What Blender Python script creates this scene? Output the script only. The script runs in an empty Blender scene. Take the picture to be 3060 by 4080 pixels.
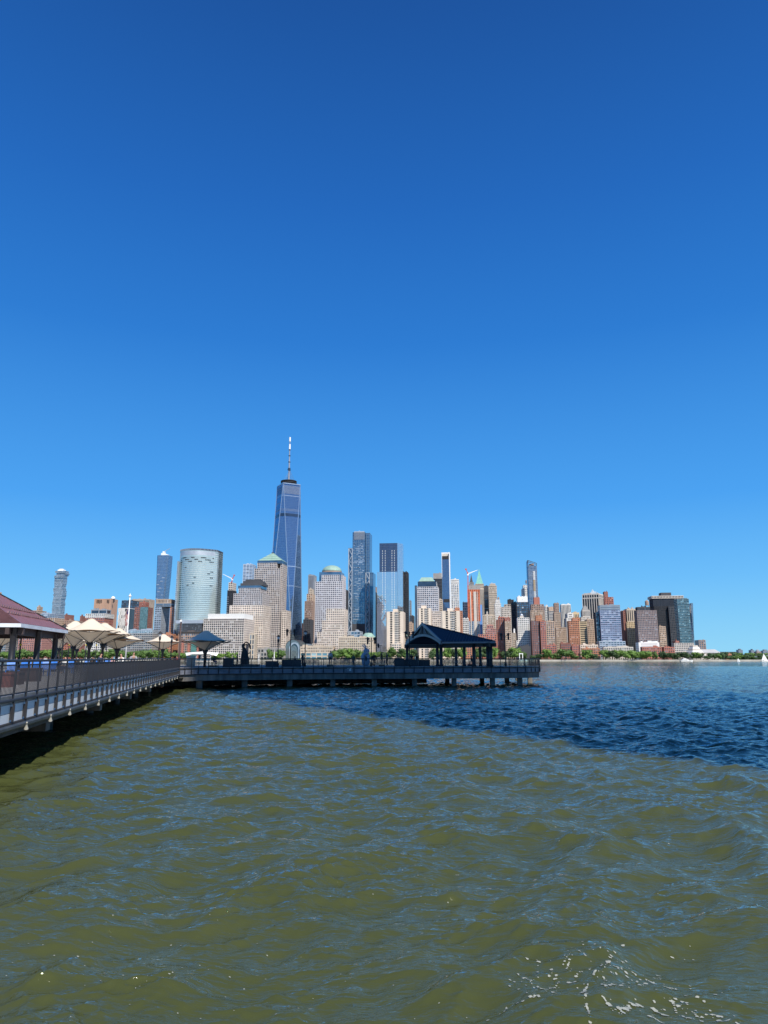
import bpy, math, random
import numpy as np
from mathutils import Vector, Matrix
random.seed(7); np.random.seed(7)
R = math.radians
sc = bpy.context.scene
COL = sc.collection

# ------------------------------------------------------------------ camera, sky, sun, exposure
EYE = 3.6                      # metres above the river
F, CX, CY = 2830.0, 1530.0, 2040.0
PITCH = math.atan((2627 - CY) / F)
SP, CP = math.sin(PITCH), math.cos(PITCH)
cd = bpy.data.cameras.new('camera'); cam = bpy.data.objects.new('camera', cd); COL.objects.link(cam)
cd.sensor_fit = 'VERTICAL'; cd.sensor_height = 36.0; cd.lens = F / 4080 * 36.0
cd.clip_start = 0.1; cd.clip_end = 30000
cam.location = (0, 0, EYE); cam.rotation_euler = (math.pi / 2 + PITCH, 0, 0)
sc.camera = cam

SUN_EL = 47.0
sunv = Vector((0.482, -0.876, 0)).normalized() * math.cos(R(SUN_EL)); sunv.z = math.sin(R(SUN_EL))
world = bpy.data.worlds.new('World'); sc.world = world; world.use_nodes = True
nt = world.node_tree; nt.nodes.clear()
sky = nt.nodes.new('ShaderNodeTexSky'); sky.sky_type = 'NISHITA'; sky.sun_disc = False
sky.sun_elevation = R(SUN_EL); sky.sun_rotation = math.atan2(sunv.x, sunv.y)
sky.altitude = 0; sky.air_density = 1.0; sky.dust_density = 0.2; sky.ozone_density = 3.0
# the clear deep blue of the photograph: the sky model tinted by height above the horizon, the same all round
EXPO = 0.35
tcw = nt.nodes.new('ShaderNodeTexCoord'); sxw = nt.nodes.new('ShaderNodeSeparateXYZ'); rampw = nt.nodes.new('ShaderNodeValToRGB')
nt.links.new(tcw.outputs['Generated'], sxw.inputs[0]); nt.links.new(sxw.outputs[2], rampw.inputs[0])
SKYC = [(0.0, (.27, .67, .94)), (math.sin(R(6)), (.138, .50, .955)), (math.sin(R(12)), (.064, .36, .89)), (math.sin(R(25)), (.022, .200, .655)), (math.sin(R(35)), (.014, .137, .515)), (math.sin(R(47.5)), (.0095, .086, .350)), (1.0, (.006, .058, .25))]
el = rampw.color_ramp.elements; K_ = 1 / (.12 * 2 ** EXPO)
while len(el) < len(SKYC): el.new(.5)
for e_, (pp, c) in zip(el, SKYC): e_.position = pp; e_.color = (*c, 1)
vm = nt.nodes.new('ShaderNodeVectorMath'); vm.operation = 'SCALE'; vm.inputs['Scale'].default_value = K_
nt.links.new(rampw.outputs[0], vm.inputs[0])
mxw = nt.nodes.new('ShaderNodeMix'); mxw.data_type = 'RGBA'; mxw.inputs[0].default_value = .96
bg = nt.nodes.new('ShaderNodeBackground'); bg.inputs['Strength'].default_value = 0.12
wo = nt.nodes.new('ShaderNodeOutputWorld')
nt.links.new(sky.outputs[0], mxw.inputs[6]); nt.links.new(vm.outputs[0], mxw.inputs[7]); nt.links.new(mxw.outputs[2], bg.inputs[0]); nt.links.new(bg.outputs[0], wo.inputs[0])
sd = bpy.data.lights.new('sun', 'SUN'); sd.energy = 4.7; sd.angle = R(0.53); sd.color = (1.0, 0.94, 0.85)
so = bpy.data.objects.new('sun', sd); COL.objects.link(so)
so.rotation_euler = (-sunv).to_track_quat('-Z', 'Y').to_euler()
sc.view_settings.view_transform = 'Standard'; sc.view_settings.look = 'None'
sc.view_settings.exposure = EXPO; sc.view_settings.gamma = 1.0
sc.view_settings.use_curve_mapping = False
sc.render.engine = 'CYCLES'
sc.cycles.max_bounces = 6; sc.cycles.glossy_bounces = 3; sc.cycles.diffuse_bounces = 3

# ------------------------------------------------------------------ measuring helpers (photo measurement -> metres)
def zat(py, Y):
    """height above the river of something seen at photo row py standing Y metres ahead"""
    v = (CY - py) / F
    return EYE + Y * (v * CP + SP) / (CP - v * SP)
def xat(px, Y, z=EYE):
    return (px - CX) / F * (Y * CP + (z - EYE) * SP)
def P(px, py, Y):
    z = zat(py, Y); return Vector((xat(px, Y, z), Y, z))
def ppm(Y): return F / (Y * CP * CP)      # photo pixels per metre of height

# ------------------------------------------------------------------ object helpers
def tag(o, label=None, cat=None, group=None, kind=None):
    if label: o['label'] = label
    if cat: o['category'] = cat
    if group: o['group'] = group
    if kind: o['kind'] = kind
    return o
def empty(name, loc=(0, 0, 0), rz=0, label=None, cat=None, group=None):
    o = bpy.data.objects.new(name, None); COL.objects.link(o)
    o.empty_display_size = .2
    o.location = loc; o.rotation_euler = (0, 0, rz)
    return tag(o, label, cat, group)
def link(name, me, parent=None, loc=None):
    o = bpy.data.objects.new(name, me); COL.objects.link(o)
    if parent is not None: o.parent = parent
    if loc is not None: o.location = loc
    return o
def copy_tree(o, parent=None):
    c = o.copy(); COL.objects.link(c)
    if parent is not None: c.parent = parent
    for ch in KIDS.get(o.name, []) or [x for x in o.children]: copy_tree(ch, c)
    return c
KIDS = {}

class MB:
    """collects boxes, bars and surfaces into one mesh"""
    def __init__(s): s.v = []; s.f = []; s.m = []
    def add(s, vs, fs, mi=0):
        n = len(s.v); s.v += [tuple(v) for v in vs]; s.f += [tuple(i + n for i in f) for f in fs]; s.m += [mi] * len(fs); return s
    def quad(s, a, b, c, d, mi=0): return s.add([a, b, c, d], [(0, 1, 2, 3)], mi)
    def box(s, x0, x1, y0, y1, z0, z1, mi=0):
        vs = [(x0, y0, z0), (x1, y0, z0), (x1, y1, z0), (x0, y1, z0), (x0, y0, z1), (x1, y0, z1), (x1, y1, z1), (x0, y1, z1)]
        return s.add(vs, [(0, 3, 2, 1), (4, 5, 6, 7), (0, 1, 5, 4), (1, 2, 6, 5), (2, 3, 7, 6), (3, 0, 4, 7)], mi)
    def bar(s, p, q, r, n=4, r2=None, mi=0, w=None, up=None):
        p = Vector(p); q = Vector(q); d = (q - p)
        if d.length < 1e-6: return s
        d.normalize(); u = up or (Vector((0, 0, 1)) if abs(d.z) < .9 else Vector((1, 0, 0)))
        a = d.cross(u).normalized(); b = d.cross(a).normalized(); r2 = r if r2 is None else r2
        if w is None: w = r
        vs = []
        for c, rr in ((p, 1.0), (q, r2 / r)):
            for k in range(n):
                t = 2 * math.pi * (k + .5) / n
                kk = 1 / math.cos(math.pi / n) if n == 4 else 1
                vs.append(c + (a * math.cos(t) * r * kk + b * math.sin(t) * w * kk) * rr)
        fs = [(k, (k + 1) % n, n + (k + 1) % n, n + k) for k in range(n)] + [tuple(range(n - 1, -1, -1)), tuple(range(n, 2 * n))]
        return s.add(vs, fs, mi)
    def path(s, pts, r, n=6, mi=0):
        for a, b in zip(pts[:-1], pts[1:]): s.bar(a, b, r, n, mi=mi)
        return s
    def lathe(s, prof, c=(0, 0, 0), n=12, mi=0, sy=1.0):
        vs = []; c = Vector(c)
        for r, z in prof:
            for k in range(n):
                t = 2 * math.pi * k / n; vs.append((c.x + r * math.cos(t), c.y + sy * r * math.sin(t), c.z + z))
        fs = []
        for i in range(len(prof) - 1):
            for k in range(n):
                a = i * n + k; b = i * n + (k + 1) % n; fs.append((a, b, b + n, a + n))
        fs.append(tuple(range(n - 1, -1, -1))); m = (len(prof) - 1) * n; fs.append(tuple(range(m, m + n)))
        return s.add(vs, fs, mi)
    def prism(s, poly, z0, z1, mi=0):
        n = len(poly); vs = [(x, y, z0) for x, y in poly] + [(x, y, z1) for x, y in poly]
        fs = [tuple(range(n - 1, -1, -1)), tuple(range(n, 2 * n))] + [(k, (k + 1) % n, n + (k + 1) % n, n + k) for k in range(n)]
        return s.add(vs, fs, mi)
    def mesh(s, name, mats, smooth=False):
        me = bpy.data.meshes.new(name); me.from_pydata(s.v, [], s.f)
        for m in (mats if isinstance(mats, (list, tuple)) else [mats]): me.materials.append(m)
        if any(s.m): me.polygons.foreach_set('material_index', s.m)
        if smooth: me.polygons.foreach_set('use_smooth', [True] * len(s.f))
        me.update(); return me
    def build(s, name, mats, parent=None, smooth=False, loc=None):
        return link(name, s.mesh(name, mats, smooth), parent, loc)

# ------------------------------------------------------------------ materials
MATS = {}
def nodes_of(name):
    m = bpy.data.materials.new(name); m.use_nodes = True
    return m, m.node_tree, m.node_tree.nodes['Principled BSDF']
def mat(name, col, rough=.7, metal=0.0, var=.12, scale=1.0, bump=0.0, streak=False, spec=None, col2=None, detail=4):
    """procedural material: a base colour broken up by noise (vertical streaks when asked)"""
    if name in MATS: return MATS[name]
    m, t, b = nodes_of(name); N = t.nodes; L = t.links
    tc = N.new('ShaderNodeTexCoord'); mp = N.new('ShaderNodeMapping'); no = N.new('ShaderNodeTexNoise')
    no.inputs['Scale'].default_value = scale; no.inputs['Detail'].default_value = detail
    mp.inputs['Scale'].default_value = (1, 1, .12) if streak else (1, 1, 1)
    cr = N.new('ShaderNodeValToRGB'); cr.color_ramp.elements[0].position = .3; cr.color_ramp.elements[1].position = .72
    a = [max(0, c * (1 - var)) for c in col]; z = col2 or [min(1, c * (1 + var)) for c in col]
    cr.color_ramp.elements[0].color = (*a, 1); cr.color_ramp.elements[1].color = (*z, 1)
    L.new(tc.outputs['Object'], mp.inputs[0]); L.new(mp.outputs[0], no.inputs['Vector']); L.new(no.outputs['Fac'], cr.inputs[0])
    L.new(cr.outputs[0], b.inputs['Base Color'])
    b.inputs['Roughness'].default_value = rough; b.inputs['Metallic'].default_value = metal
    if spec is not None: b.inputs['Specular IOR Level'].default_value = spec
    if bump:
        bu = N.new('ShaderNodeBump'); bu.inputs['Strength'].default_value = bump; bu.inputs['Distance'].default_value = .02
        L.new(no.outputs['Fac'], bu.inputs['Height']); L.new(bu.outputs[0], b.inputs['Normal'])
    MATS[name] = m; return m
def grid_mat(name, glass, frame, pw, ph, metal=.55, rough=.12, glass2=None, mortar=.12, bias=0.0, frame_rough=.5):
    """fine curtain wall: panes of pw x ph metres with slim frames, panes differ a little"""
    if name in MATS: return MATS[name]
    m, t, b = nodes_of(name); N = t.nodes; L = t.links
    tc = N.new('ShaderNodeTexCoord'); sx = N.new('ShaderNodeSeparateXYZ'); ad = N.new('ShaderNodeMath'); ad.operation = 'ADD'
    cb = N.new('ShaderNodeCombineXYZ'); br = N.new('ShaderNodeTexBrick')
    L.new(tc.outputs['Object'], sx.inputs[0]); L.new(sx.outputs[0], ad.inputs[0]); L.new(sx.outputs[1], ad.inputs[1])
    L.new(ad.outputs[0], cb.inputs[0]); L.new(sx.outputs[2], cb.inputs[1]); L.new(cb.outputs[0], br.inputs['Vector'])
    br.offset = 0.0; br.inputs['Scale'].default_value = 1.0
    br.inputs['Brick Width'].default_value = pw; br.inputs['Row Height'].default_value = ph
    br.inputs['Mortar Size'].default_value = mortar; br.inputs['Mortar Smooth'].default_value = 0.0; br.inputs['Bias'].default_value = bias
    br.inputs['Color1'].default_value = (*glass, 1); br.inputs['Color2'].default_value = (*(glass2 or [c * .55 for c in glass]), 1)
    br.inputs['Mortar'].default_value = (*frame, 1)
    L.new(br.outputs['Color'], b.inputs['Base Color'])
    mr = N.new('ShaderNodeMapRange'); mr.inputs['To Min'].default_value = metal; mr.inputs['To Max'].default_value = 0.1
    L.new(br.outputs['Fac'], mr.inputs[0]); L.new(mr.outputs[0], b.inputs['Metallic'])
    mr2 = N.new('ShaderNodeMapRange'); mr2.inputs['To Min'].default_value = rough; mr2.inputs['To Max'].default_value = frame_rough
    L.new(br.outputs['Fac'], mr2.inputs[0]); L.new(mr2.outputs[0], b.inputs['Roughness'])
    # slight waviness of the glass
    no = N.new('ShaderNodeTexNoise'); no.inputs['Scale'].default_value = .08; L.new(tc.outputs['Object'], no.inputs['Vector'])
    bu = N.new('ShaderNodeBump'); bu.inputs['Strength'].default_value = .25; bu.inputs['Distance'].default_value = 1.0
    L.new(no.outputs['Fac'], bu.inputs['Height']); L.new(bu.outputs[0], b.inputs['Normal'])
    MATS[name] = m; return m
def glass(name, col, metal=.5, rough=.08):
    return mat(name, col, rough, metal, var=.35, scale=.05)

G_DARK = [glass('window dark', (.03, .034, .04), .1), glass('window mid', (.09, .105, .12), .25), glass('window blind', (.34, .35, .36), .1, .35)]
G_BLUE = [glass('window blue', (.16, .225, .285), .8), glass('window blue dark', (.08, .11, .15), .7), glass('window blue pale', (.48, .52, .56), .5, .2)]
G_GREY = [glass('window grey', (.13, .15, .18), .5), glass('window grey dark', (.07, .08, .10), .4), glass('window grey pale', (.34, .38, .42), .4, .2)]
G_GREEN = [glass('window green', (.24, .36, .38), .75), glass('window green dark', (.11, .18, .19), .7), glass('window green pale', (.52, .66, .66), .5, .2)]
G_TEAL = [glass('window teal', (.12, .22, .25), .75), glass('window teal dark', (.05, .10, .12), .7), glass('window teal pale', (.36, .52, .54), .5, .2)]
G_BLACK = [glass('window black', (.012, .013, .017), .05), glass('window black b', (.02, .022, .03), .1), glass('window black c', (.05, .055, .06), .15)]
DARKMETAL = mat('dark painted steel', (.022, .022, .026), .45, .3, scale=3)
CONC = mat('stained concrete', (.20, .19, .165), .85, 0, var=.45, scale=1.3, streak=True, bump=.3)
CONC_DK = mat('wet shaded concrete', (.10, .095, .085), .8, 0, var=.5, scale=1.6, streak=True)
FASCIA = mat('pale fascia board', (.62, .66, .70), .6, .0, var=.10, scale=1.1)
DECK = mat('pier deck', (.33, .31, .28), .85, 0, var=.15, scale=2.5)
COPPER = mat('copper green', (.25, .38, .32), .6, 0, var=.15, scale=.2)
WHITE = mat('white paint', (.78, .78, .76), .5, 0, var=.05)
STEEL = mat('grey steel', (.35, .37, .40), .35, .6)

# ------------------------------------------------------------------ river
def ocean_tile(n, size, L, wdir, seed, spread=2, kmin=0):
    rng = np.random.RandomState(seed)
    k1 = np.fft.fftfreq(n, size / n) * 2 * np.pi
    kx, ky = np.meshgrid(k1, k1); k = np.hypot(kx, ky); k[0, 0] = 1
    c = (kx * math.cos(wdir) + ky * math.sin(wdir)) / k
    ph = np.exp(-1 / (k * L) ** 2) / k ** 3.7 * (np.abs(c) ** spread * np.where(c < 0, .25, 1) + .03)
    ph *= np.exp(-(k * size / n * .7) ** 2)
    if kmin: ph[k < kmin] = 0
    ph[0, 0] = 0
    a = (rng.randn(n, n) + 1j * rng.randn(n, n)) * np.sqrt(ph)
    h = np.real(np.fft.ifft2(a)); s = h.std()
    dx = np.real(np.fft.ifft2(-1j * kx / k * a)) / s; dy = np.real(np.fft.ifft2(-1j * ky / k * a)) / s
    return h / s, dx, dy, size
def samp(T, x, y):
    arr, size = T; n = arr.shape[0]; u = (x / size * n) % n; v = (y / size * n) % n
    i = np.floor(u).astype(int); j = np.floor(v).astype(int); fu = u - i; fv = v - j; i %= n; j %= n; i2 = (i + 1) % n; j2 = (j + 1) % n
    return arr[j, i] * (1 - fu) * (1 - fv) + arr[j, i2] * fu * (1 - fv) + arr[j2, i] * (1 - fu) * fv + arr[j2, i2] * fu * fv
WIND = R(118)
TL = [ocean_tile(1024, 61.0, .30, WIND, 3, 5), ocean_tile(512, 97.0, .80, WIND + .5, 9, 5), ocean_tile(1024, 17.3, .06, WIND - .2, 21, 4)]
PATCH = ocean_tile(256, 53.0, 1.2, WIND + 1.2, 33, 0)
AMP = (.036, .060, .0060)
def wave(x, y):
    d = np.hypot(x, y)
    z = np.zeros_like(x); ox = np.zeros_like(x); oy = np.zeros_like(x)
    pt_ = np.clip(1 + .55 * samp((PATCH[0], PATCH[3]), x, y), .25, 2.1)
    for (h, dx, dy, s), a, ang, fade in zip(TL, AMP, (0.0, .37, -.2), (170., 420., 55.)):
        f = a * np.clip(1.6 - d / fade, 0, 1)
        if fade == 55.: f = f * pt_
        c, q = math.cos(ang), math.sin(ang); xr, yr = x * c + y * q, -x * q + y * c
        z += f * samp((h, s), xr, yr); ddx = samp((dx, s), xr, yr) * f; ddy = samp((dy, s), xr, yr) * f
        ox -= .75 * (ddx * c - ddy * q); oy -= .75 * (ddx * q + ddy * c)
    return z, ox, oy
def water_mat():
    m, t, b = nodes_of('river water'); N = t.nodes; L = t.links
    tc = N.new('ShaderNodeTexCoord')
    n1 = N.new('ShaderNodeTexNoise'); n1.inputs['Scale'].default_value = .25; n1.inputs['Detail'].default_value = 3
    cr = N.new('ShaderNodeValToRGB'); cr.color_ramp.elements[0].color = (.050, .062, .020, 1); cr.color_ramp.elements[1].color = (.068, .079, .028, 1)
    L.new(tc.outputs['Object'], n1.inputs['Vector']); L.new(n1.outputs['Fac'], cr.inputs[0]); # silt-laden water: light scattered inside the body (smooth, hardly follows the ripples) under a mirror-like rippled surface
    N.remove(b); out = N['Material Output']
    df = N.new('ShaderNodeBsdfDiffuse'); gl = N.new('ShaderNodeBsdfGlossy'); gl.inputs['Roughness'].default_value = .04; fr = N.new('ShaderNodeFresnel'); fr.inputs['IOR'].default_value = 1.46
    mx = N.new('ShaderNodeMixShader'); L.new(cr.outputs[0], df.inputs['Color']); L.new(fr.outputs[0], mx.inputs[0]); L.new(df.outputs[0], mx.inputs[1]); L.new(gl.outputs[0], mx.inputs[2]); L.new(mx.outputs[0], out.inputs[0])
    ge = N.new('ShaderNodeNewGeometry'); vs = N.new('ShaderNodeVectorMath'); vs.operation = 'SCALE'; vs.inputs['Scale'].default_value = .45; va = N.new('ShaderNodeVectorMath'); va.operation = 'ADD'; va.inputs[1].default_value = (0, 0, .55)
    vn = N.new('ShaderNodeVectorMath'); vn.operation = 'NORMALIZE'; L.new(ge.outputs['Normal'], vs.inputs[0]); L.new(vs.outputs[0], va.inputs[0]); L.new(va.outputs[0], vn.inputs[0]); L.new(vn.outputs[0], df.inputs['Normal'])
    # ripples too small for the mesh, two sizes, stretched along the crests
    mp = N.new('ShaderNodeMapping'); mp.inputs['Rotation'].default_value = (0, 0, R(-20)); mp.inputs['Scale'].default_value = (.8, 2.6, 1)
    L.new(tc.outputs['Object'], mp.inputs[0])
    prev = None
    for s, d, det in ((15., .0045, 2), (6.0, .014, 3), (1.5, .045, 3), (.30, .16, 4)):
        n = N.new('ShaderNodeTexNoise'); n.inputs['Scale'].default_value = s; n.inputs['Detail'].default_value = det; n.inputs['Roughness'].default_value = .55
        n.inputs['Distortion'].default_value = .4
        L.new(mp.outputs[0], n.inputs['Vector'])
        bu = N.new('ShaderNodeBump'); bu.inputs['Strength'].default_value = 1.0; bu.inputs['Distance'].default_value = d
        L.new(n.outputs['Fac'], bu.inputs['Height'])
        if prev: L.new(prev.outputs[0], bu.inputs['Normal'])
        prev = bu
    L.new(prev.outputs[0], gl.inputs['Normal']); L.new(prev.outputs[0], fr.inputs['Normal'])
    return m
WATER = water_mat()
def build_water():
    # fine fan in front of the viewpoint, rings growing with distance; a plain sheet carries on around it
    ang = np.linspace(R(-40), R(40), 820); r = [4.0]
    while r[-1] < 420: r.append(r[-1] + max(.026, r[-1] * .0032 if r[-1] < 60 else r[-1] * .0070))
    while r[-1] < 9000: r.append(r[-1] * 1.06)
    r = np.array(r); A, Q = np.meshgrid(ang, r); x = Q * np.sin(A); y = Q * np.cos(A)
    z, ox, oy = wave(x, y)
    edge = np.clip((R(40) - np.abs(A)) / R(3), 0, 1) * np.clip((Q - 4) / 1.5, 0, 1)
    z *= edge; x = x + ox * edge; y = y + oy * edge
    v = np.stack([x, y, z], -1).reshape(-1, 3); n, k = A.shape
    idx = np.arange(n * k).reshape(n, k); q = np.stack([idx[:-1, :-1], idx[:-1, 1:], idx[1:, 1:], idx[1:, :-1]], -1).reshape(-1, 4)
    # the surrounding sheet: inner disc and the arc behind
    ev = [(0., 0., 0.)]; ef = []; base = len(v)
    aa = np.linspace(R(40), R(320), 60)
    for rr in (4.0, 60.0, 9000.0):
        ev += [(rr * math.sin(a), rr * math.cos(a), 0.) for a in aa]
    for j in range(2):
        for i in range(59):
            a = base + 1 + j * 60 + i; ef.append((a, a + 1, a + 61, a + 60))
    me = bpy.data.meshes.new('river')
    V = np.concatenate([v, np.array(ev)]); Fq = np.concatenate([q, np.array(ef)])
    me.vertices.add(len(V)); me.vertices.foreach_set('co', V.ravel())
    me.loops.add(len(Fq) * 4); me.loops.foreach_set('vertex_index', Fq.ravel().astype(np.int32))
    me.polygons.add(len(Fq)); me.polygons.foreach_set('loop_start', np.arange(0, len(Fq) * 4, 4, dtype=np.int32))
    me.polygons.foreach_set('loop_total', np.full(len(Fq), 4, dtype=np.int32))
    me.polygons.foreach_set('use_smooth', np.ones(len(Fq), dtype=bool))
    me.update(calc_edges=True); me.materials.append(WATER)
    tag(link('river', me), kind='structure')
build_water()

# far land, its sea wall, and the promenade the viewer stands on
SHORE = 1252.0; LAND = 2.5
m = MB(); m.box(-4000, 4000, SHORE + 1.2, 14000, -3, LAND)
tag(m.build('ground', mat('city ground', (.24, .23, .21), .9, scale=.01)), kind='structure')
m = MB(); m.box(-4000, 4000, SHORE, SHORE + 1.2, -3, LAND + .5)
tag(m.build('sea_wall', mat('sea wall stone', (.36, .34, .30), .85, var=.3, scale=.05), None), 'long pale stone sea wall along the far river bank', 'wall')
m = MB(); m.box(-200, 300, -400, 1.6, -3, EYE - 1.65)
tag(m.build('promenade', DECK), kind='structure')
# ------------------------------------------------------------------ buildings across the river
GRID = R(-7)                        # the street grid is turned a little from the line of sight
def wall(name, c, **k): return mat(name, c, .85, 0, scale=.06, **k)
CREAM = wall('cream concrete', (.66, .56, .46)); GRANITE = wall('pinkish grey granite', (.46, .41, .38)); TAN = wall('tan brick', (.47, .35, .26))
SAND = wall('sand limestone', (.50, .42, .33)); WHITEST = wall('white brick', (.68, .66, .62)); PALEST = wall('pale stone', (.56, .51, .45))
REDBR = wall('red brick', (.38, .15, .11)); DKRED = wall('dark red brick', (.25, .11, .085)); ORBR = wall('orange brick', (.42, .19, .11)); PINKBR = wall('pink brick', (.38, .19, .16))
BROWN = wall('brown stone', (.33, .23, .18)); BLACKM = wall('black metal', (.022, .022, .026)); DKGREY = wall('dark grey metal', (.06, .062, .07)); GREYC = wall('grey concrete', (.30, .29, .28))
BLUEM = wall('blue grey metal', (.24, .27, .31)); SILVER = mat('silver panel', (.46, .50, .55), .4, .4, scale=.1); YELLST = wall('yellow stone', (.58, .45, .28)); GREENP = mat('green panel', (.11, .27, .23), .4, .3, scale=.1)

def S(w, g=G_GREY, px=8.5, py=9., fx=.6, fz=.6, rec=.5, ind=False, sfx=None, sfz=None, spx=None, cols=None, rows=None, mx=.3, side=None):
    if .35 < fx < .7: fx *= 1.12
    if .35 < fz < .7: fz *= 1.1
    return dict(w=w, g=g, px=px, py=py, fx=fx, fz=fz, rec=rec, ind=ind, sfx=sfx, sfz=sfz, spx=spx, cols=cols, rows=rows, mx=mx, side=side)
def facade(mb, pm, W, H, cols, rows, fx, fz, rec, tf, mx=.3, panes=None, ng=3, rng=random):
    """wall with real openings: piers, spandrels and reveals; the panes sit back in the openings"""
    cols = max(1, cols); rows = max(1, rows)
    cw = W / (cols + mx * 2 * (1 - fx)); m0 = (W - cw * cols) / 2; ch = H / rows
    a = cw * (1 - fx) / 2; c = ch * (1 - fz) / 2
    edges = [(m0 + i * cw + a, m0 + (i + 1) * cw - a) for i in range(cols)]; vz = [(j * ch + c, (j + 1) * ch - c) for j in range(rows)]
    q = lambda u0, v0, u1, v1: mb.quad(tf(u0, v0, 0), tf(u1, v0, 0), tf(u1, v1, 0), tf(u0, v1, 0))
    prev = 0
    for u0, u1 in edges:
        q(prev, 0, u0, H); prev = u1; pv = 0
        for v0, v1 in vz:
            q(u0, pv, u1, v0); pv = v1
            for (A, B) in (((u0, v0), (u1, v0)), ((u1, v0), (u1, v1)), ((u1, v1), (u0, v1)), ((u0, v1), (u0, v0))):
                mb.quad(tf(*A, 0), tf(*A, rec), tf(*B, rec), tf(*B, 0))
            r = rng.random(); gi = 0 if r < .55 else (1 if r < .88 else 2)
            if panes is not None: panes.append((tf((u0 + u1) / 2, (v0 + v1) / 2, rec), u1 - u0, v1 - v0, gi))
            else: pm.quad(tf(u0, v0, rec), tf(u1, v0, rec), tf(u1, v1, rec), tf(u0, v1, rec), gi)
        q(u0, pv, u1, H)
    q(prev, 0, W, H)
PANES = {}
def pane_mesh(w, h, g, gi, face):
    k = (round(w, 2), round(h, 2), g[gi].name, face)
    if k not in PANES:
        mb = MB(); w /= 2; h /= 2
        if face == 0: mb.quad((-w, 0, -h), (w, 0, -h), (w, 0, h), (-w, 0, h))
        else: mb.quad((0, -w, -h), (0, w, -h), (0, w, h), (0, -w, h))
        PANES[k] = mb.mesh('window', g[gi])
    return PANES[k]
NIND = [0]
def lx(root, px, z, y=0):
    """local x along the facade (set back y) of what is seen at photo column px, height z"""
    X0, Y0 = root.location.x, root.location.y; c, s = math.cos(root.rotation_euler.z), math.sin(root.rotation_euler.z); u = px - CX
    return (u * ((Y0 + y * c) * CP + (z - EYE) * SP) - F * (X0 - y * s)) / (F * c - u * s)
def root_at(name, label, px, Y, yaw=GRID, cat='building', group=None):
    return empty(name, (xat(px, Y, LAND), Y, LAND), yaw, label, cat, group)
def block(root, st, x0, x1, y0, y1, z0, z1, Y, faces='frl', name='wall', cap=True):
    """one storey-grid block of a building, in the building's own metres"""
    mb = MB(); pm = MB(); W = x1 - x0; H = z1 - z0; k = ppm(Y)
    cols = st['cols'] or max(1, round(W * k / st['px'])); rows = st['rows'] or max(1, round(H * k / st['py']))
    tfF = lambda u, v, n: (x0 + u, y0 + n, z0 + v); tfR = lambda u, v, n: (x1 - n, y0 + u, z0 + v); tfL = lambda u, v, n: (x0 + n, y1 - u, z0 + v)
    panes = [] if st['ind'] else None
    facade(mb, pm, W, H, cols, rows, st['fx'], st['fz'], st['rec'], tfF, st['mx'], panes)
    D = y1 - y0; sc_ = max(1, round(D / (W / cols))) if st['spx'] is None else max(1, round(D * k / st['spx']))
    if st['cols'] == 1 and st['spx'] is None: sc_ = 1
    ss = st['side'] or st
    for ch, tf in (('r', tfR), ('l', tfL)):
        if ch in faces: facade(mb, pm, D, H, sc_, rows, st['sfx'] or st['fx'], st['sfz'] or st['fz'], st['rec'], tf, st['mx'])
        else: mb.quad(tf(0, 0, 0), tf(D, 0, 0), tf(D, H, 0), tf(0, H, 0))
    mb.quad((x1, y1, z0), (x0, y1, z0), (x0, y1, z1), (x1, y1, z1))
    if cap: mb.quad((x0, y0, z1), (x1, y0, z1), (x1, y1, z1), (x0, y1, z1))
    w = mb.build(name, st['w'], root)
    if panes:
        have = root.get('_n', 0)
        for (p, a, b, gi) in panes:
            if have < 300: link('window', pane_mesh(a, b, st['g'], gi, 0), root, p); have += 1; NIND[0] += 1
            else:
                a2, b2 = a / 2, b / 2; pm.quad((p[0] - a2, p[1], p[2] - b2), (p[0] + a2, p[1], p[2] - b2), (p[0] + a2, p[1], p[2] + b2), (p[0] - a2, p[1], p[2] + b2), gi)
        NWIN[root.name] = have; root['_n'] = have
    if pm.f: tag(pm.build('window', st['g'], root), kind='stuff')
    return w
NWIN = {}
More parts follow.
